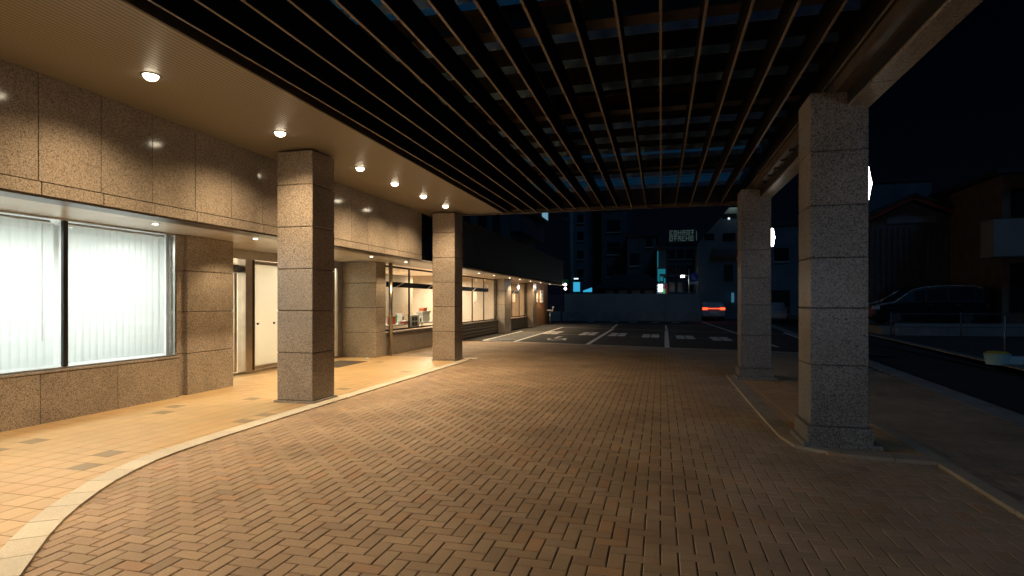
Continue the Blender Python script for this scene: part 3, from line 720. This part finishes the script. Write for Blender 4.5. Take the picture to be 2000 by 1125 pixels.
# ================================================================ DOWNLIGHTS
def downlight(x, y, z, r, lens, label, grp, e, ang, blend, col, soft):
    o = thing('ceiling_downlight', label, 'downlight', (x, y, z), 0, grp)
    m = MB(); n = 24; i0 = 0
    for rr, zz in ((r * 1.08, z + .001), (r * 1.08, z - .006), (r * .9, z - .006), (r * .86, z + .001)):
        m.v += [(x + rr * math.cos(2 * math.pi * k / n), y + rr * math.sin(2 * math.pi * k / n), zz) for k in range(n)]
    for q in range(3):
        for k in range(n): l = (k + 1) % n; m.f.append((q * n + k, q * n + l, (q + 1) * n + l, (q + 1) * n + k)); m.t.append((1, 1, 1))
    m.build('trim', M['steel_beam'], o, True)
    m = MB(); n = 20; K = 5; dep = .6 * r if r > .06 else .25 * r
    for q in range(K):
        a = q / K * math.pi / 2
        m.v += [(x + r * .8 * math.cos(a) * math.cos(2 * math.pi * k / n), y + r * .8 * math.cos(a) * math.sin(2 * math.pi * k / n), z - .002 - dep * math.sin(a)) for k in range(n)]
    m.v.append((x, y, z - .002 - dep))
    for q in range(K - 1):
        for k in range(n): l = (k + 1) % n; m.f.append((q * n + l, q * n + k, (q + 1) * n + k, (q + 1) * n + l)); m.t.append((1, 1, 1))
    for k in range(n): m.f.append(((K - 1) * n + (k + 1) % n, (K - 1) * n + k, K * n)); m.t.append((1, 1, 1))
    m.build('lens', lens, o)
    light('downlight_lamp', 'SPOT', (x - .05, y, z - .07), e, col, o, aim=(0, 0, -1), spot_size=R(ang), spot_blend=blend, shadow_soft_size=soft)
    if r > .06: light('downlight_beam', 'SPOT', (x - .05, y, z - .07), 60, col, o, aim=(0, 0, -1), spot_size=R(112), spot_blend=1.0, shadow_soft_size=soft)
    return o
WARM = (1, .69, .385)
LB = ['nearest and biggest of the bright downlights in the ribbed soffit', 'second bright soffit downlight, just in front of the first left pillar', 'third soffit downlight, first one seen beyond the first left pillar',
      'fourth soffit downlight, second one beyond the first left pillar', 'fifth soffit downlight, last but one before the second left pillar', 'farthest soffit downlight, right above the second left pillar']
for y, lb in zip((4.64, 6.64, 8.74, 10.04, 11.4, 12.7), LB):
    downlight(-4.86, y, 3.721, .085, M['lens'], lb, 'downlights in the ribbed soffit', 175, 146, .75, WARM, .05)
for y in (-3.4, -1.4, .6, 2.6):
    downlight(-4.86, y, 3.721, .085, M['lens'], 'soffit downlight behind the viewer, out of the picture', 'downlights in the ribbed soffit', 175 if y > 1 else 290, 146, .75, WARM, .05)
LB2 = {6.37: 'small downlight under the wall band above the bright blinds', 8.3: 'small downlight under the wall band in front of the stone pier by the entrance', 10.3: 'small downlight in the low ceiling before the entrance, hidden by the first pillar',
       12.3: 'small downlight in the low ceiling seen just right of the first left pillar', 14.2: 'small downlight in the low ceiling beside the slim steel post', 16.2: 'small downlight above the shop window mullion',
       18.3: 'small downlight above the shop window hidden by the second left pillar', 20.6: 'small low ceiling downlight first seen right of the second left pillar', 22.6: 'second small low ceiling downlight right of the second left pillar',
       25.1: 'small low ceiling downlight just before the projecting pale pier', 27.0: 'small low ceiling downlight right at the projecting pale pier', 29.4: 'small low ceiling downlight above the farthest shop window', 32.0: 'small low ceiling downlight at the farthest pale pier', 34.8: 'last small low ceiling downlight above the wood panelling'}
for y, lb in LB2.items():
    e = 8 if y < 7 else (60 if y < 14 else (70 if y < 20 else 120))
    downlight(-6.55 if y > 7.5 else -6.6, y, ZB - .001, .05, M['lens_s'], lb, 'small downlights in the low ceiling', e, 130, .5, (1, .70, .38), .04)

# ================================================================ BEYOND THE CAR PARK
r = thing('site_hoarding', 'long pale blue grey panel wall on a low concrete base behind the car park', 'wall', (-2, 44.6, 0), R(10 * 0))
A, B = Vector((-7.1, 43.6)), Vector((2.9, 46.2)); d = (B - A).normalized(); nn = Vector((-d.y, d.x))
def obox(m, o, d, s0, s1, t0, t1, z0, z1, tn=(1, 1, 1)):
    n = Vector((-d.y, d.x)); q = [o + d * s0 + n * t0, o + d * s1 + n * t0, o + d * s1 + n * t1, o + d * s0 + n * t1]
    m.prism([(p.x, p.y) for p in q], z0, z1, tn)
Lw = (B - A).length
for k in range(4):
    m = MB(); obox(m, A, d, Lw * k / 4 + .01, Lw * (k + 1) / 4 - .01, 0, .06, .72, 2.06, tone(.05)); recalc(m.build('panel', M['fence'], r))
m = MB(); obox(m, A, d, -1.2, Lw + .1, -.03, .12, 0, .72); recalc(m.build('base', M['concrete'], r))
m = MB(); m.box(-12, -7.2, 43.5, 43.7, 0, 2.0); tag(m.build('dark_wall', M['wall_b']), 'dark low wall left of the pale hoarding', 'wall')

def building(name, label, x0, x1, y0, y1, z1, mat, wins=(), lit=(), litmat=None, cat='building', extra=None, z0=-.04):
    r = thing(name, label, cat, ((x0 + x1) / 2, y0, 0))
    m = MB(); m.box(x0, x1, y0, y1, z0, z1); m.build('wall', mat, r)
    m = MB(); m.box(x0 - .15, x1 + .15, y0 - .15, y1, z1 + .002, z1 + .25); m.build('roof', M['roof'], r)
    for (a, c, e, f) in wins:
        m = MB(); m.box(a, c, y0 - .05, y0 - .004, e, f); wdw = m.build('window', M['win'], r)
        m = MB(); m.box(a - .08, c + .08, y0 - .16, y0 - .004, e - .12, e - .03); m.build('sill', M['wall_c'], wdw)
    for (a, c, e, f) in lit:
        m = MB(); m.box(a, c, y0 - .05, y0 - .004, e, f); m.build('lit_window', litmat or M['whitewin'], r)
    return r
# dark left neighbours
building('apartment_block', 'dark navy apartment block behind the left end of the hoarding', -9.2, -6.0, 62, 72, 14, M['wall_a'], [(-8.65, -8.0, 9.9, 10.8), (-8.65, -8.0, 8.0, 8.9), (-8.65, -8.0, 6.0, 6.9), (-8.65, -8.0, 4.0, 4.9)])
building('office_block', 'tall very dark block in the middle distance left of the stepped roof', -5.9, -3.3, 60, 70, 13.5, M['wall_b'], [(-5.3, -4.0, 4 + k * 2.3, 5.2 + k * 2.3) for k in range(4)])
building('flat_block', 'dark flat roofed block right of the tall dark block', -3.2, -.42, 58, 68, 7.8, M['wall_b'], [(-2.9, -2.0, 5, 6.2), (-1.4, -.8, 6.8, 7.6)])
# upper storeys behind the low wing, stair tower with lit glazing
r = thing('rear_block', 'navy upper storeys set back behind the low granite wing', 'building', (-9, 22, 4))
m = MB(); m.box(-20, -8.6, 17, 40, 3.95, 12); m.build('wall', M['wall_a'], r)
m = MB(); m.box(-8.59, -7.9, 33, 39.9, 5.6, 6.6); m.box(-8.59, -7.6, 36, 40, 7.0, 11); m.build('balcony', M['wall_b'], r)
for k in range(5):
    m = MB(); m.box(-8.6 + .003, -8.57, 19 + k * 2.6, 20.4 + k * 2.6, 5.0, 6.6); m.build('window', M['win'], r)
m = MB(); m.box(-7.6 + .003, -7.58, 37.6, 39.6, 7.1, 8.4); m.build('lit_window', emit('stair_glazing', (.30, .62, .85), .5), r)
m = MB(); m.cyl((-7.0, 46.5, 0), (-7.0, 46.5, 9.5), .16); r = thing('utility_pole', 'dark concrete utility pole at the left end of the hoarding', 'utility pole', (-7, 46.5, 0)); m.build('pole', M['concrete'], r, True)
m = MB(); m.box(-7.8, -6.2, 46.45, 46.55, 8.8, 8.9); m.box(-7.6, -6.4, 46.45, 46.55, 8.1, 8.2); m.build('crossarm', M['metal'], r)
# green lit sign band at the end of the wing
m = MB(); m.box(-6.9, -6.0, 38.5, 38.6, 2.62, 2.95); tag(m.build('light_box_sign', M['greenglow']), 'dim green light box behind the twin spotlights', 'sign')
# low old house with tiled roof
r = thing('tiled_roof_house', 'low black house with tiled hip roof just behind the hoarding', 'house', (-2.6, 50, 0))
m = MB(); m.box(-5.0, .05, 50.5, 56, 0, 2.7); m.build('wall', M['wall_b'], r)
m = MB(); i = 0
m.v = [(-5.6, 50, 2.65), (.5, 50, 2.65), (.5, 57, 2.65), (-5.6, 57, 2.65), (-4.0, 52.5, 3.9), (-1.2, 52.5, 3.9), (-1.2, 54.5, 3.9), (-4.0, 54.5, 3.9)]
m.f = [(0, 1, 5, 4), (1, 2, 6, 5), (2, 3, 7, 6), (3, 0, 4, 7), (4, 5, 6, 7), (3, 2, 1, 0)]; m.t = [(1, 1, 1)] * 6; m.build('roof', M['roof'], r)
m = MB(); [m.box(-4.6 + k * 1.1, -3.9 + k * 1.1, 50.44, 50.49, 1.9, 2.4) for k in range(4)]; m.build('window', M['wall_c'], r)
# lit vending machines, left
for x0, x1, z0, z1, lb, mt in ((-6.9, -6.38, 2.28, 3.05, 'left lit blue shop panel above the hoarding', 'cyan'), (-6.1, -5.4, 2.25, 2.60, 'right lit blue slanting shop panel above the hoarding', 'cyan')):
    r = thing('shop_light_box', lb, 'sign', ((x0 + x1) / 2, 47, z0), 0)
    m = MB()
    if x0 < -6.5: m.box(x0, x1, 47.0, 47.15, z0, z1)
    else: m.v = [(x0, 47, z0), (x1, 47, z0), (x1, 47, z1), (x0, 47.0, z0 + .1), (x0, 47.15, z0), (x1, 47.15, z0), (x1, 47.15, z1), (x0, 47.15, z0 + .1)]; m.f = [(0, 1, 2, 3), (7, 6, 5, 4), (0, 4, 5, 1), (1, 5, 6, 2), (2, 6, 7, 3), (3, 7, 4, 0)]; m.t = [(1, 1, 1)] * 6
    m.build('panel', M[mt], r)
    m = MB(); m.cyl((x0 + .1, 47.1, 0), (x0 + .1, 47.1, z0), .04); m.build('pole', M['metal'], r)
    m = MB(); m.box(x0 - .04, x1 + .04, 47.16, 47.2, z0 - .04, z1 + .04); m.build('frame', M['black'], r)
m = MB(); m.box(-6.85, -6.5, 47.0, 47.1, 3.28, 3.38); tag(m.build('lamp_head', emit('dim_white', (.7, .9, 1), 1.5)), 'small pale lamp over the left lit blue panel', 'lamp')
# narrow teal lit building
r = building('narrow_shop', 'narrow shop building with teal lit panels beside the dark flat block', -.35, .5, 55, 60, 6.3, M['wall_b'])
for x0, x1, z0, z1 in ((-.28, .42, 4.0, 4.45), (-.28, .42, 2.8, 3.05), (-.28, -.1, 3.06, 3.98), (.28, .42, 3.06, 3.6), (-.05, .2, 3.35, 3.75), (-.30, -.22, 4.6, 6.1)):
    m = MB(); m.box(x0, x1, 54.9, 54.99, z0, z1); m.build('lit_panel', M['cyan_dim'], r)
r = thing('vending_machine', 'bright white and cyan vending machine glow above the hoarding', 'vending machine', (0, 50.2, 0))
m = MB(); m.box(-.35, .55, 50.1, 50.9, 0, 3.0, bev=.04); m.build('cabinet', M['white'], r)
m = MB(); m.box(-.2, .15, 50.04, 50.09, 2.3, 2.9); m.build('lit_front', emit('vending_glow', (.7, .9, 1), 3), r)
m = MB(); m.box(.22, .34, 50.04, 50.09, 2.15, 2.5); m.build('green_button', emit('vend_green', (.05, .7, .2), .6), r)
m = MB(); m.box(.38, .5, 50.04, 50.09, 2.1, 2.9); m.build('red_panel', emit('vend_red', (.5, .03, .05), .25), r)
# building with roof letters
r = building('sign_building', 'dark building carrying large pale rooftop letters', .62, 3.95, 70, 80, 8.1, M['wall_c'] if False else M['wall_b'], [(.9 + a * 1.0, 1.6 + a * 1.0, 2.6 + c * 1.9, 3.7 + c * 1.9) for a in range(3) for c in range(3)])
r = thing('rooftop_sign', 'pale green glowing double row of rooftop letters, too blurred to read', 'sign', (2.4, 70, 8.4))
m = MB(); m.box(.95, 3.85, 70.12, 70.16, 8.40, 8.44); m.box(.95, 3.85, 70.12, 70.16, 9.80, 9.84); [m.box(.95 + k * .58, .99 + k * .58, 70.12, 70.16, 8.36, 9.8) for k in range(6)]; m.build('frame', M['metal'], r)
def glyph(m, x, z, wd, ht, kind, y=70.0):
    s = wd * .17; B = lambda a, c, e, f: m.box(x + a * wd, x + c * wd, y, y + .06, z + e * ht, z + f * ht)
    segs = {0: [(0, 1, .84, 1), (0, 1, 0, .16), (0, .18, .16, .84), (.82, 1, .16, .84), (.4, .6, .3, .7)], 1: [(0, 1, .84, 1), (.4, .6, 0, .84), (0, 1, .42, .56)], 2: [(0, .2, 0, 1), (.2, 1, .84, 1), (.2, .8, .42, .56), (.2, 1, 0, .16)],
            3: [(0, .2, 0, 1), (.8, 1, 0, 1), (.2, .8, .42, .58)], 4: [(0, 1, .84, 1), (0, 1, .5, .64), (.1, .28, 0, .5), (.7, .9, 0, .5), (.4, .6, .64, .84)]}[kind]
    for q in segs: B(*q)
for k in range(6): m = MB(); glyph(m, 1.0 + k * .47, 9.16, .38, .56, (2, 0, 3, 4, 0, 1)[k]); m.build('letter', M['signglow'], r)
for k in range(6): m = MB(); glyph(m, .98 + k * .46, 8.48, .38, .60, (0, 1, 4, 2, 3, 0)[k]); m.build('letter', M['signglow'], r)
m = MB(); m.box(3.98, 4.04, 70, 70.05, 8.5, 9.6); m.build('letter', M['signglow'], r)
# lamp and street signs in the side street
r = thing('street_lamp', 'lit yellowish street lamp on a pole behind the hoarding', 'street lamp', (2.3, 52, 0))
m = MB(); m.cyl((2.35, 52, 0), (2.35, 52, 4.3), .06, .045); m.build('pole', M['metal'], r, True)
m = MB(); m.cyl((2.35, 52, 3.7), (1.85, 52, 3.72), .025); m.build('arm', M['metal'], r, True)
m = MB(); m.box(1.62, 2.02, 51.9, 52.1, 3.72, 3.78); m.build('hood', M['metal'], r); m = MB(); m.box(1.66, 1.98, 51.88, 52.08, 3.54, 3.715, bev=.03); m.build('globe', M['lampwhite'], r)
light('street_light', 'POINT', (1.82, 51.6, 3.5), 4, (.85, 1, .75), r, shadow_soft_size=.15)
r = thing('parking_sign', 'round blue road sign with a small plate below on a thin pole', 'road sign', (2.5, 47, 0))
m = MB(); m.cyl((2.52, 47.0, 0), (2.52, 47, 3.7), .035); m.build('pole', M['metal'], r, True)
m = MB(); m.cyl((2.5, 46.92, 3.37), (2.5, 46.95, 3.37), .34, n=28); m.build('disc', M['signblue'], r)
m = MB(); m.box(2.38, 2.44, 46.9, 46.915, 3.17, 3.56); m.box(2.44, 2.64, 46.9, 46.915, 3.17, 3.23); m.box(2.44, 2.60, 46.9, 46.915, 3.32, 3.37); m.build('arrow', M['white_b'], r)
m = MB(); m.box(2.2, 2.82, 46.92, 46.95, 2.80, 3.0); m.build('plate', M['white_b'], r)
r = thing('round_sign', 'round red rimmed road sign half hidden behind the farther right pillar', 'road sign', (4.9, 40, 0))
m = MB(); m.cyl((4.98, 40, 0), (4.98, 40, 4.6), .035); m.build('pole', M['metal'], r, True)
m = MB(); m.cyl((4.98, 39.92, 4.26), (4.98, 39.95, 4.26), .30, n=28); m.build('rim', M['red'], r)
m = MB(); m.cyl((4.98, 39.905, 4.26), (4.98, 39.918, 4.26), .21, n=28); m.build('face', M['white_b'], r)
# right street buildings
r = thing('gabled_house', 'navy blue house with slanting roofline left of the farther right pillar', 'house', (5, 52, 0))
m = MB(); pr_ = [(3.05, 0), (6.9, 0), (6.9, 9.4), (5.62, 9.4), (3.05, 6.4)]
m.v = [(x, 52, z) for x, z in pr_] + [(x, 60, z) for x, z in pr_]; m.f = [(0, 1, 2, 3, 4), (9, 8, 7, 6, 5)] + [(k, k + 5, (k + 1) % 5 + 5, (k + 1) % 5) for k in range(5)]; m.t = [(1, 1, 1)] * 7; m.build('wall', M['wall_a'], r)
for a, c, e, f in ((3.6, 4.4, 6.7, 7.25), (5.1, 6.1, 6.6, 7.25), (5.0, 6.2, 8.5, 8.9), (5.2, 5.9, 3.2, 4.6)): m = MB(); m.box(a, c, 51.95, 51.99, e, f); m.build('window', M['win'], r)
m = MB(); m.box(4.3, 6.9, 51.6, 51.98, 5.3, 5.9); m.build('canopy', M['wall_b'], r)
m = MB(); m.box(5.5, 5.65, 51.9, 51.95, 8.4, 8.55); m.build('lit_window', M['whitewin'], r)
m = MB(); m.box(5.75, 5.95, 51.6, 51.7, 1.4, 2.2); m.build('lit_window', emit('blue_door', (.1, .35, .55), .35), r)
r = building('street_block', 'blue lit flat block between the two right pillars', 7.0, 12.6, 58, 66, 8.5, M['wall_a'], [(7.6, 8.8, 5.2, 6.4), (10.2, 11.4, 5.2, 6.4)])
m = MB(); m.box(9.9, 11.5, 57.92, 57.99, 0, 2.5); m.build('garage_door', M['black'], r)
light('porch_light', 'POINT', (8.2, 56.5, 3.2), 5, (.25, .6, 1), r, shadow_soft_size=.2)
m = MB(); m.box(8.05, 8.35, 57.8, 57.99, 3.2, 3.35); m.build('porch_lamp', M['whitewin'], r)

# ---------------------------------------------------------------- cars
def car(label, origin, rz, L, Wd, prof, belt, paint, tail=False, zb=.0, cat='car', name='parked_car', group=None, trim=False):
    """prof: list of (x, z_low, z_belt, z_top) stations from nose to tail; local x along the car, nose at -L/2"""
    mat = Matrix.Translation(Vector(origin)) @ Matrix.Rotation(rz, 4, 'Z')
    r = thing(name, label, cat, origin, rz, group)
    def fin(m, nm, mt, par=r, smooth=False):
        m.v = [tuple(mat @ Vector(p)) for p in m.v]; return recalc(m.build(nm, mt, par, smooth))
    m = MB(); hw = Wd / 2; n = len(prof); rows = []
    for x, zl, zbelt, zt in prof:
        top = zt - zbelt; wr = hw - .30 * top if top > .05 else hw * .97; e = 0.97 if x in (prof[0][0], prof[-1][0]) else 1
        ring = [(-hw * .92 * e, zl), (-hw * e, zl + .18), (-hw * e, zbelt), (-wr * e, zt - .05 * min(1, top * 4)), (-wr * .8 * e, zt), (wr * .8 * e, zt), (wr * e, zt - .05 * min(1, top * 4)), (hw * e, zbelt), (hw * e, zl + .18), (hw * .92 * e, zl)]
        rows.append([(x, y, z) for y, z in ring])
    for row in rows: m.v += row
    q = 10
    for a in range(n - 1):
        for k in range(q): l = (k + 1) % q; m.f.append((a * q + k, a * q + l, (a + 1) * q + l, (a + 1) * q + k)); m.t.append((1, 1, 1))
    m.f.append(tuple(range(q))); m.f.append(tuple((n - 1) * q + k for k in range(q))[::-1]); m.t += [(1, 1, 1)] * 2
    fin(m, 'body', paint)
    cab = [p for p in prof if p[3] - p[2] > .3]
    for s in (-1, 1):
        for a, c in zip(cab, cab[1:]):
            if c[0] - a[0] < .3: continue
            m = MB()
            def sp(p, f):
                top = p[3] - p[2]; wr = hw - .30 * top; return (hw + (wr - hw) * f + .006) * s, p[2] + (p[3] - .05 - p[2]) * f
            (y0, z0), (y1, z1) = sp(a, .12), sp(a, .86); (y2, z2), (y3, z3) = sp(c, .12), sp(c, .86)
            m.quad((a[0] + .05, y0, z0), (c[0] - .05, y2, z2), (c[0] - .05, y3, z3), (a[0] + .05, y1, z1)); fin(m, 'side_window', M['win'])
    if trim:  # pale rods drawn as the light catching the body edge
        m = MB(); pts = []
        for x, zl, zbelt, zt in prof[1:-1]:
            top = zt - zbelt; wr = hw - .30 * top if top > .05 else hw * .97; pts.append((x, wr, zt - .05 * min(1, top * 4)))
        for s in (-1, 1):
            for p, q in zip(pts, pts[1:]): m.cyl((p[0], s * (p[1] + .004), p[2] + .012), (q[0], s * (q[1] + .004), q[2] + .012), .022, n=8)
        fin(m, 'edge_highlight', M['edge_glint'], r, True)
    x0, x1 = prof[0][0], prof[-1][0]
    for wx in (x0 + .95, x1 - .85):
        for s in (-1, 1):
            m = MB(); m.cyl((wx, s * (hw - .20), .33), (wx, s * (hw + .012), .33), .33, n=28); wh = fin(m, 'wheel', M['rubber'], r, False)
            m = MB(); m.cyl((wx, s * (hw + .013), .33), (wx, s * (hw + .02), .33), .21, n=20); fin(m, 'rim', M['rim'], wh)
    for s in (-1, 1):
        m = MB(); m.box(x0 - .01, x0 + .30, s * hw * .93 - .12 * s, s * (hw + .008), .72, .90, bev=.02); fin(m, 'headlight', M['headl'])
        m = MB(); m.box(x1 - .06, x1 + .015, s * hw * .93 - .34 * s, s * (hw * .97 + .008), .82, 1.0, bev=.015); fin(m, 'tail_light', M['tail'] if tail else M['red'])
        m = MB(); m.box(cab[0][0] + .35, cab[0][0] + .5, s * (hw + .02), s * (hw + .2), cab[0][2] - .0, cab[0][2] + .16, bev=.03); fin(m, 'mirror', paint)
        for hx in (.05, 1.15): m = MB(); m.box(hx - .1, hx + .1, s * (hw + .005), s * (hw + .03), .93, .97); fin(m, 'handle', M['rim'])
    if tail:
        m = MB(); m.box(x1 + .016, x1 + .03, -hw * .6, hw * .6, .9, .96); fin(m, 'tail_streak', M['tail'])  # glowing bar drawn as the red streak of moving tail lights
        m = MB(); m.box(x1, x1 + .02, -.26, .26, .55, .72); fin(m, 'number_plate', M['white_b'])
    return r
VAN = [(-2.38, .35, .72, .78), (-2.25, .25, .86, .92), (-1.7, .22, .98, 1.04), (-1.45, .22, 1.02, 1.10), (-.62, .22, 1.05, 1.70), (-.1, .22, 1.06, 1.82), (.8, .22, 1.07, 1.88), (1.9, .22, 1.08, 1.86), (2.25, .25, 1.08, 1.74), (2.38, .35, .95, 1.02)]
SED = [(-2.15, .35, .62, .66), (-2.0, .25, .74, .8), (-1.1, .22, .90, .95), (-.3, .22, .93, 1.38), (.9, .22, .95, 1.42), (1.6, .22, .97, 1.30), (2.05, .25, .98, 1.05), (2.15, .35, .9, .95)]
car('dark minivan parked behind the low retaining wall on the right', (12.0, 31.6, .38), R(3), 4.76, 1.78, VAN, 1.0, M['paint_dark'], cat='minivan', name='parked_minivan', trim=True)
car('pale car with lit red tail lights waiting in the side street', (3.98, 49.5, 0), R(-90), 4.3, 1.7, SED, .9, M['paint_white'], tail=True)
car('pale car seen between the two right pillars', (7.95, 45.5, 0), R(80), 4.3, 1.7, SED, .9, M['paint_white'])
# retaining wall and raised lot
r = thing('retaining_wall', 'low pale concrete retaining wall in front of the dark minivan', 'wall', (13, 29, 0))
A2, d2 = Vector((10.0, 28.75)), Vector((1, .105)).normalized()
m = MB()
for k in range(6): obox(m, A2, d2, k * 2.0 + .006, k * 2.0 + 1.994, 0, .15, 0, .38, tone(.06))
recalc(m.build('wall', M['concrete'], r)); m = MB(); obox(m, A2, d2, 0, 12, -.02, .17, .382, .53); recalc(m.build('coping', M['fence'], r))
m = MB(); m.prism([(9.6, 29.3), (30, 31.3), (30, 60), (11.2, 60)], 0, .37); struct(recalc(m.build('raised_lot', M['concrete'])))
r = thing('rail_fence', 'thin galvanised rail fence in front of the dark minivan', 'fence', (12, 27.6, 0))
for k in range(5):
    p = Vector((9.15, 26.9)) + d2 * k * 2.6; m = MB(); m.cyl((p.x, p.y, 0), (p.x, p.y, 1.05), .03, n=10); m.build('post', M['rail_metal'], r, True)
m = MB(); p = Vector((9.15, 26.9)); q = p + d2 * 10.4
for z in (.45, .98): m.cyl((p.x, p.y, z), (q.x, q.y, z), .018, n=8)
m.build('rail', M['rail_metal'], r)
# base-weighted posts by the far kerb
for (x, y, lb) in ((7.72, 16.15, 'pale blue sign base with yellow lid and thin pole by the far kerb'), (8.42, 16.2, 'white weight bag at the right picture edge beside the blue base')):
    if x < 8:
        r = thing('pole_base', lb, 'sign base', (x, y, 0))
        m = MB(); m.cyl((x, y, .0), (x, y, .26), .22, .26, 24); m.box(x + .1, x + .55, y - .16, y + .14, 0, .2, bev=.03); m.build('tub', M['bluec'], r)
        m = MB(); m.cyl((x, y, .262), (x, y, .31), .24, .19, 24); m.build('lid', M['yellow'], r)
        m = MB(); m.cyl((x + .2, y + .1, .2), (x + .2, y + .1, 1.15), .018, n=10); m.build('pole', M['metal'], r, True)
    else:
        r = thing('weight_bag', lb, 'bag', (x, y, 0)); m = MB(); m.box(x - .2, x + .25, y - .15, y + .15, 0, .2, bev=.06); m.build('bag', M['white'], r)
        m = MB(); m.box(x - .03, x + .08, y - .03, y + .03, .2, .26, bev=.01); m.build('handle', M['white'], r)
# houses on the right
r = thing('lattice_house', 'dark wooden house with red brown gable boards behind the minivan', 'house', (13.2, 36, .37))
m = MB(); pr_ = [(11.1, .37), (15.6, .37), (15.6, 5.8), (13.2, 6.9), (11.1, 5.8)]
m.v = [(x, 36, z) for x, z in pr_] + [(x, 46, z) for x, z in pr_]; m.f = [(0, 1, 2, 3, 4), (9, 8, 7, 6, 5)] + [(k, k + 5, (k + 1) % 5 + 5, (k + 1) % 5) for k in range(5)]; m.t = [(1, 1, 1)] * 7; m.build('wall', M['wall_b'], r)
for sgn, xe in ((-1, 10.7), (1, 15.9)):
    m = MB(); y0 = 35.5
    a, c = Vector((13.2, 7.2)), Vector((xe, 5.95)); dd = (c - a).normalized(); nrm = Vector((-dd.y, dd.x)) * .13
    pts = [a, c, c - nrm * 1.6 * sgn, a - nrm * 1.6 * sgn]
    m.v = [(p.x, y0, p.y) for p in pts] + [(p.x, y0 + .06, p.y) for p in pts]; m.f = [(0, 1, 2, 3), (7, 6, 5, 4)] + [(k, k + 4, (k + 1) % 4 + 4, (k + 1) % 4) for k in range(4)]; m.t = [(1, 1, 1)] * 6
    recalc(m.build('bargeboard', M['redroof'], r))
    m = MB(); pts = [a + Vector((0, .12)), c + Vector((0, .12)), c + Vector((0, .02)), a + Vector((0, .02))]
    m.v = [(p.x, y0 - .1, p.y) for p in pts] + [(p.x, 46.3, p.y) for p in pts]; m.f = [(0, 1, 2, 3), (7, 6, 5, 4)] + [(k, k + 4, (k + 1) % 4 + 4, (k + 1) % 4) for k in range(4)]; m.t = [(1, 1, 1)] * 6
    recalc(m.build('roof', M['roof'], r))
m = MB(); m.box(12.0, 14.4, 35.93, 35.99, 5.75, 6.1); m.build('gable_panel', M['wall_a'], r)
m = MB()
for k in range(16): m.box(11.2 + k * .28, 11.23 + k * .28, 35.9, 35.99, 1.2, 5.5)
for k in range(4): m.box(11.15, 15.55, 35.88, 35.9, 1.5 + k * 1.2, 1.55 + k * 1.2)
m.build('lattice', M['wall_w'], r)
r = thing('balcony_house', 'brown house with projecting pale balcony at the right picture edge', 'house', (13, 24, 0))
m = MB(); m.box(11.7, 20, 31.0, 42, .37, 7.2); m.v = [(x + 3.3, y, z) for x, y, z in m.v]; m.build('wall', M['wall_w'], r)
m = MB(); m.box(14.5, 23.6, 30.3, 42.5, 7.2, 7.4); m.build('roof', M['roof'], r)
m = MB(); m.box(14.15, 20, 29.9, 30.98, 3.45, 5.1, bev=.02); m.build('balcony', M['fence'], r)
m = MB(); m.box(15.3, 16.0, 30.94, 30.99, 1.0, 3.2); m.build('door', M['win'], r); m = MB(); m.box(15.35, 16.5, 30.94, 30.99, 5.3, 6.6); m.build('window', M['win'], r)
m = MB(); m.box(16.3, 16.55, 30.2, 30.98, .37, 3.44); m.build('post', M['fence'], r)
r = building('tall_apartment_block', 'distant stepped apartment block with a few lit windows above the lattice house', 21.4, 27.6, 70, 80, 14.2, M['wall_a'])
r = building('lower_apartment_block', 'distant lower wing with three small lit windows right of the stepped block', 27.7, 31.2, 70, 80, 12.7, M['wall_c'], [], [(26.65 + 1.2, 27.2 + 1.2, 11.8, 12.2)])
m = MB(); m.box(28.7, 29.2, 69.9, 69.99, 11.75, 12.15); m.box(29.35, 29.9, 69.9, 69.99, 11.75, 12.15); m.build('lit_window', M['whitewin'], r)
# bright lamp seen under the canopy edge
r = thing('building_floodlight', 'greenish white floodlight seen right under the canopy edge by the pillar', 'lamp', (5.6, 51.5, 9.7))
m = MB(); m.box(5.55, 6.35, 51.4, 51.6, 9.52, 9.68, bev=.03); m.build('lens', emit('flood_glow', (.75, 1, .8), 4), r); m = MB(); m.box(5.5, 6.4, 51.45, 51.99, 9.69, 9.8); m.build('hood', M['metal'], r)

# lit box sign on posts behind the viewer: its cool low light falls on the pillar fronts and under the canopy
r = thing('light_box_sign', 'cool white lit box sign on two posts behind the viewer', 'sign', (5.0, -9.5, 0))
m = MB(); m.box(4.55, 5.45, -9.75, -9.55, 1.55, 2.15, bev=.02); m.build('housing', M['black'], r)
m = MB(); m.box(4.6, 5.4, -9.548, -9.53, 1.65, 2.05); m.build('panel', emit('box_sign_glow', (.72, .86, 1), 9), r)
for x in (4.65, 5.35): m = MB(); m.cyl((x, -9.65, 0), (x, -9.65, 1.55), .03); m.build('post', M['metal'], r, True)
light('sign_light', 'AREA', (5.0, -9.5, 1.85), 130, (.72, .84, 1), r, aim=(-.22, 1, .05), shape='RECTANGLE', size=.8, size_y=.4)
m = MB(); m.cyl((-7.3, 13.45, .013), (-7.3, 13.45, .05), .06, .045, 18); tag(m.build('door_stop', M['white'], None, True), 'small white round door stop on the tiles by the stone pier', 'door stop')
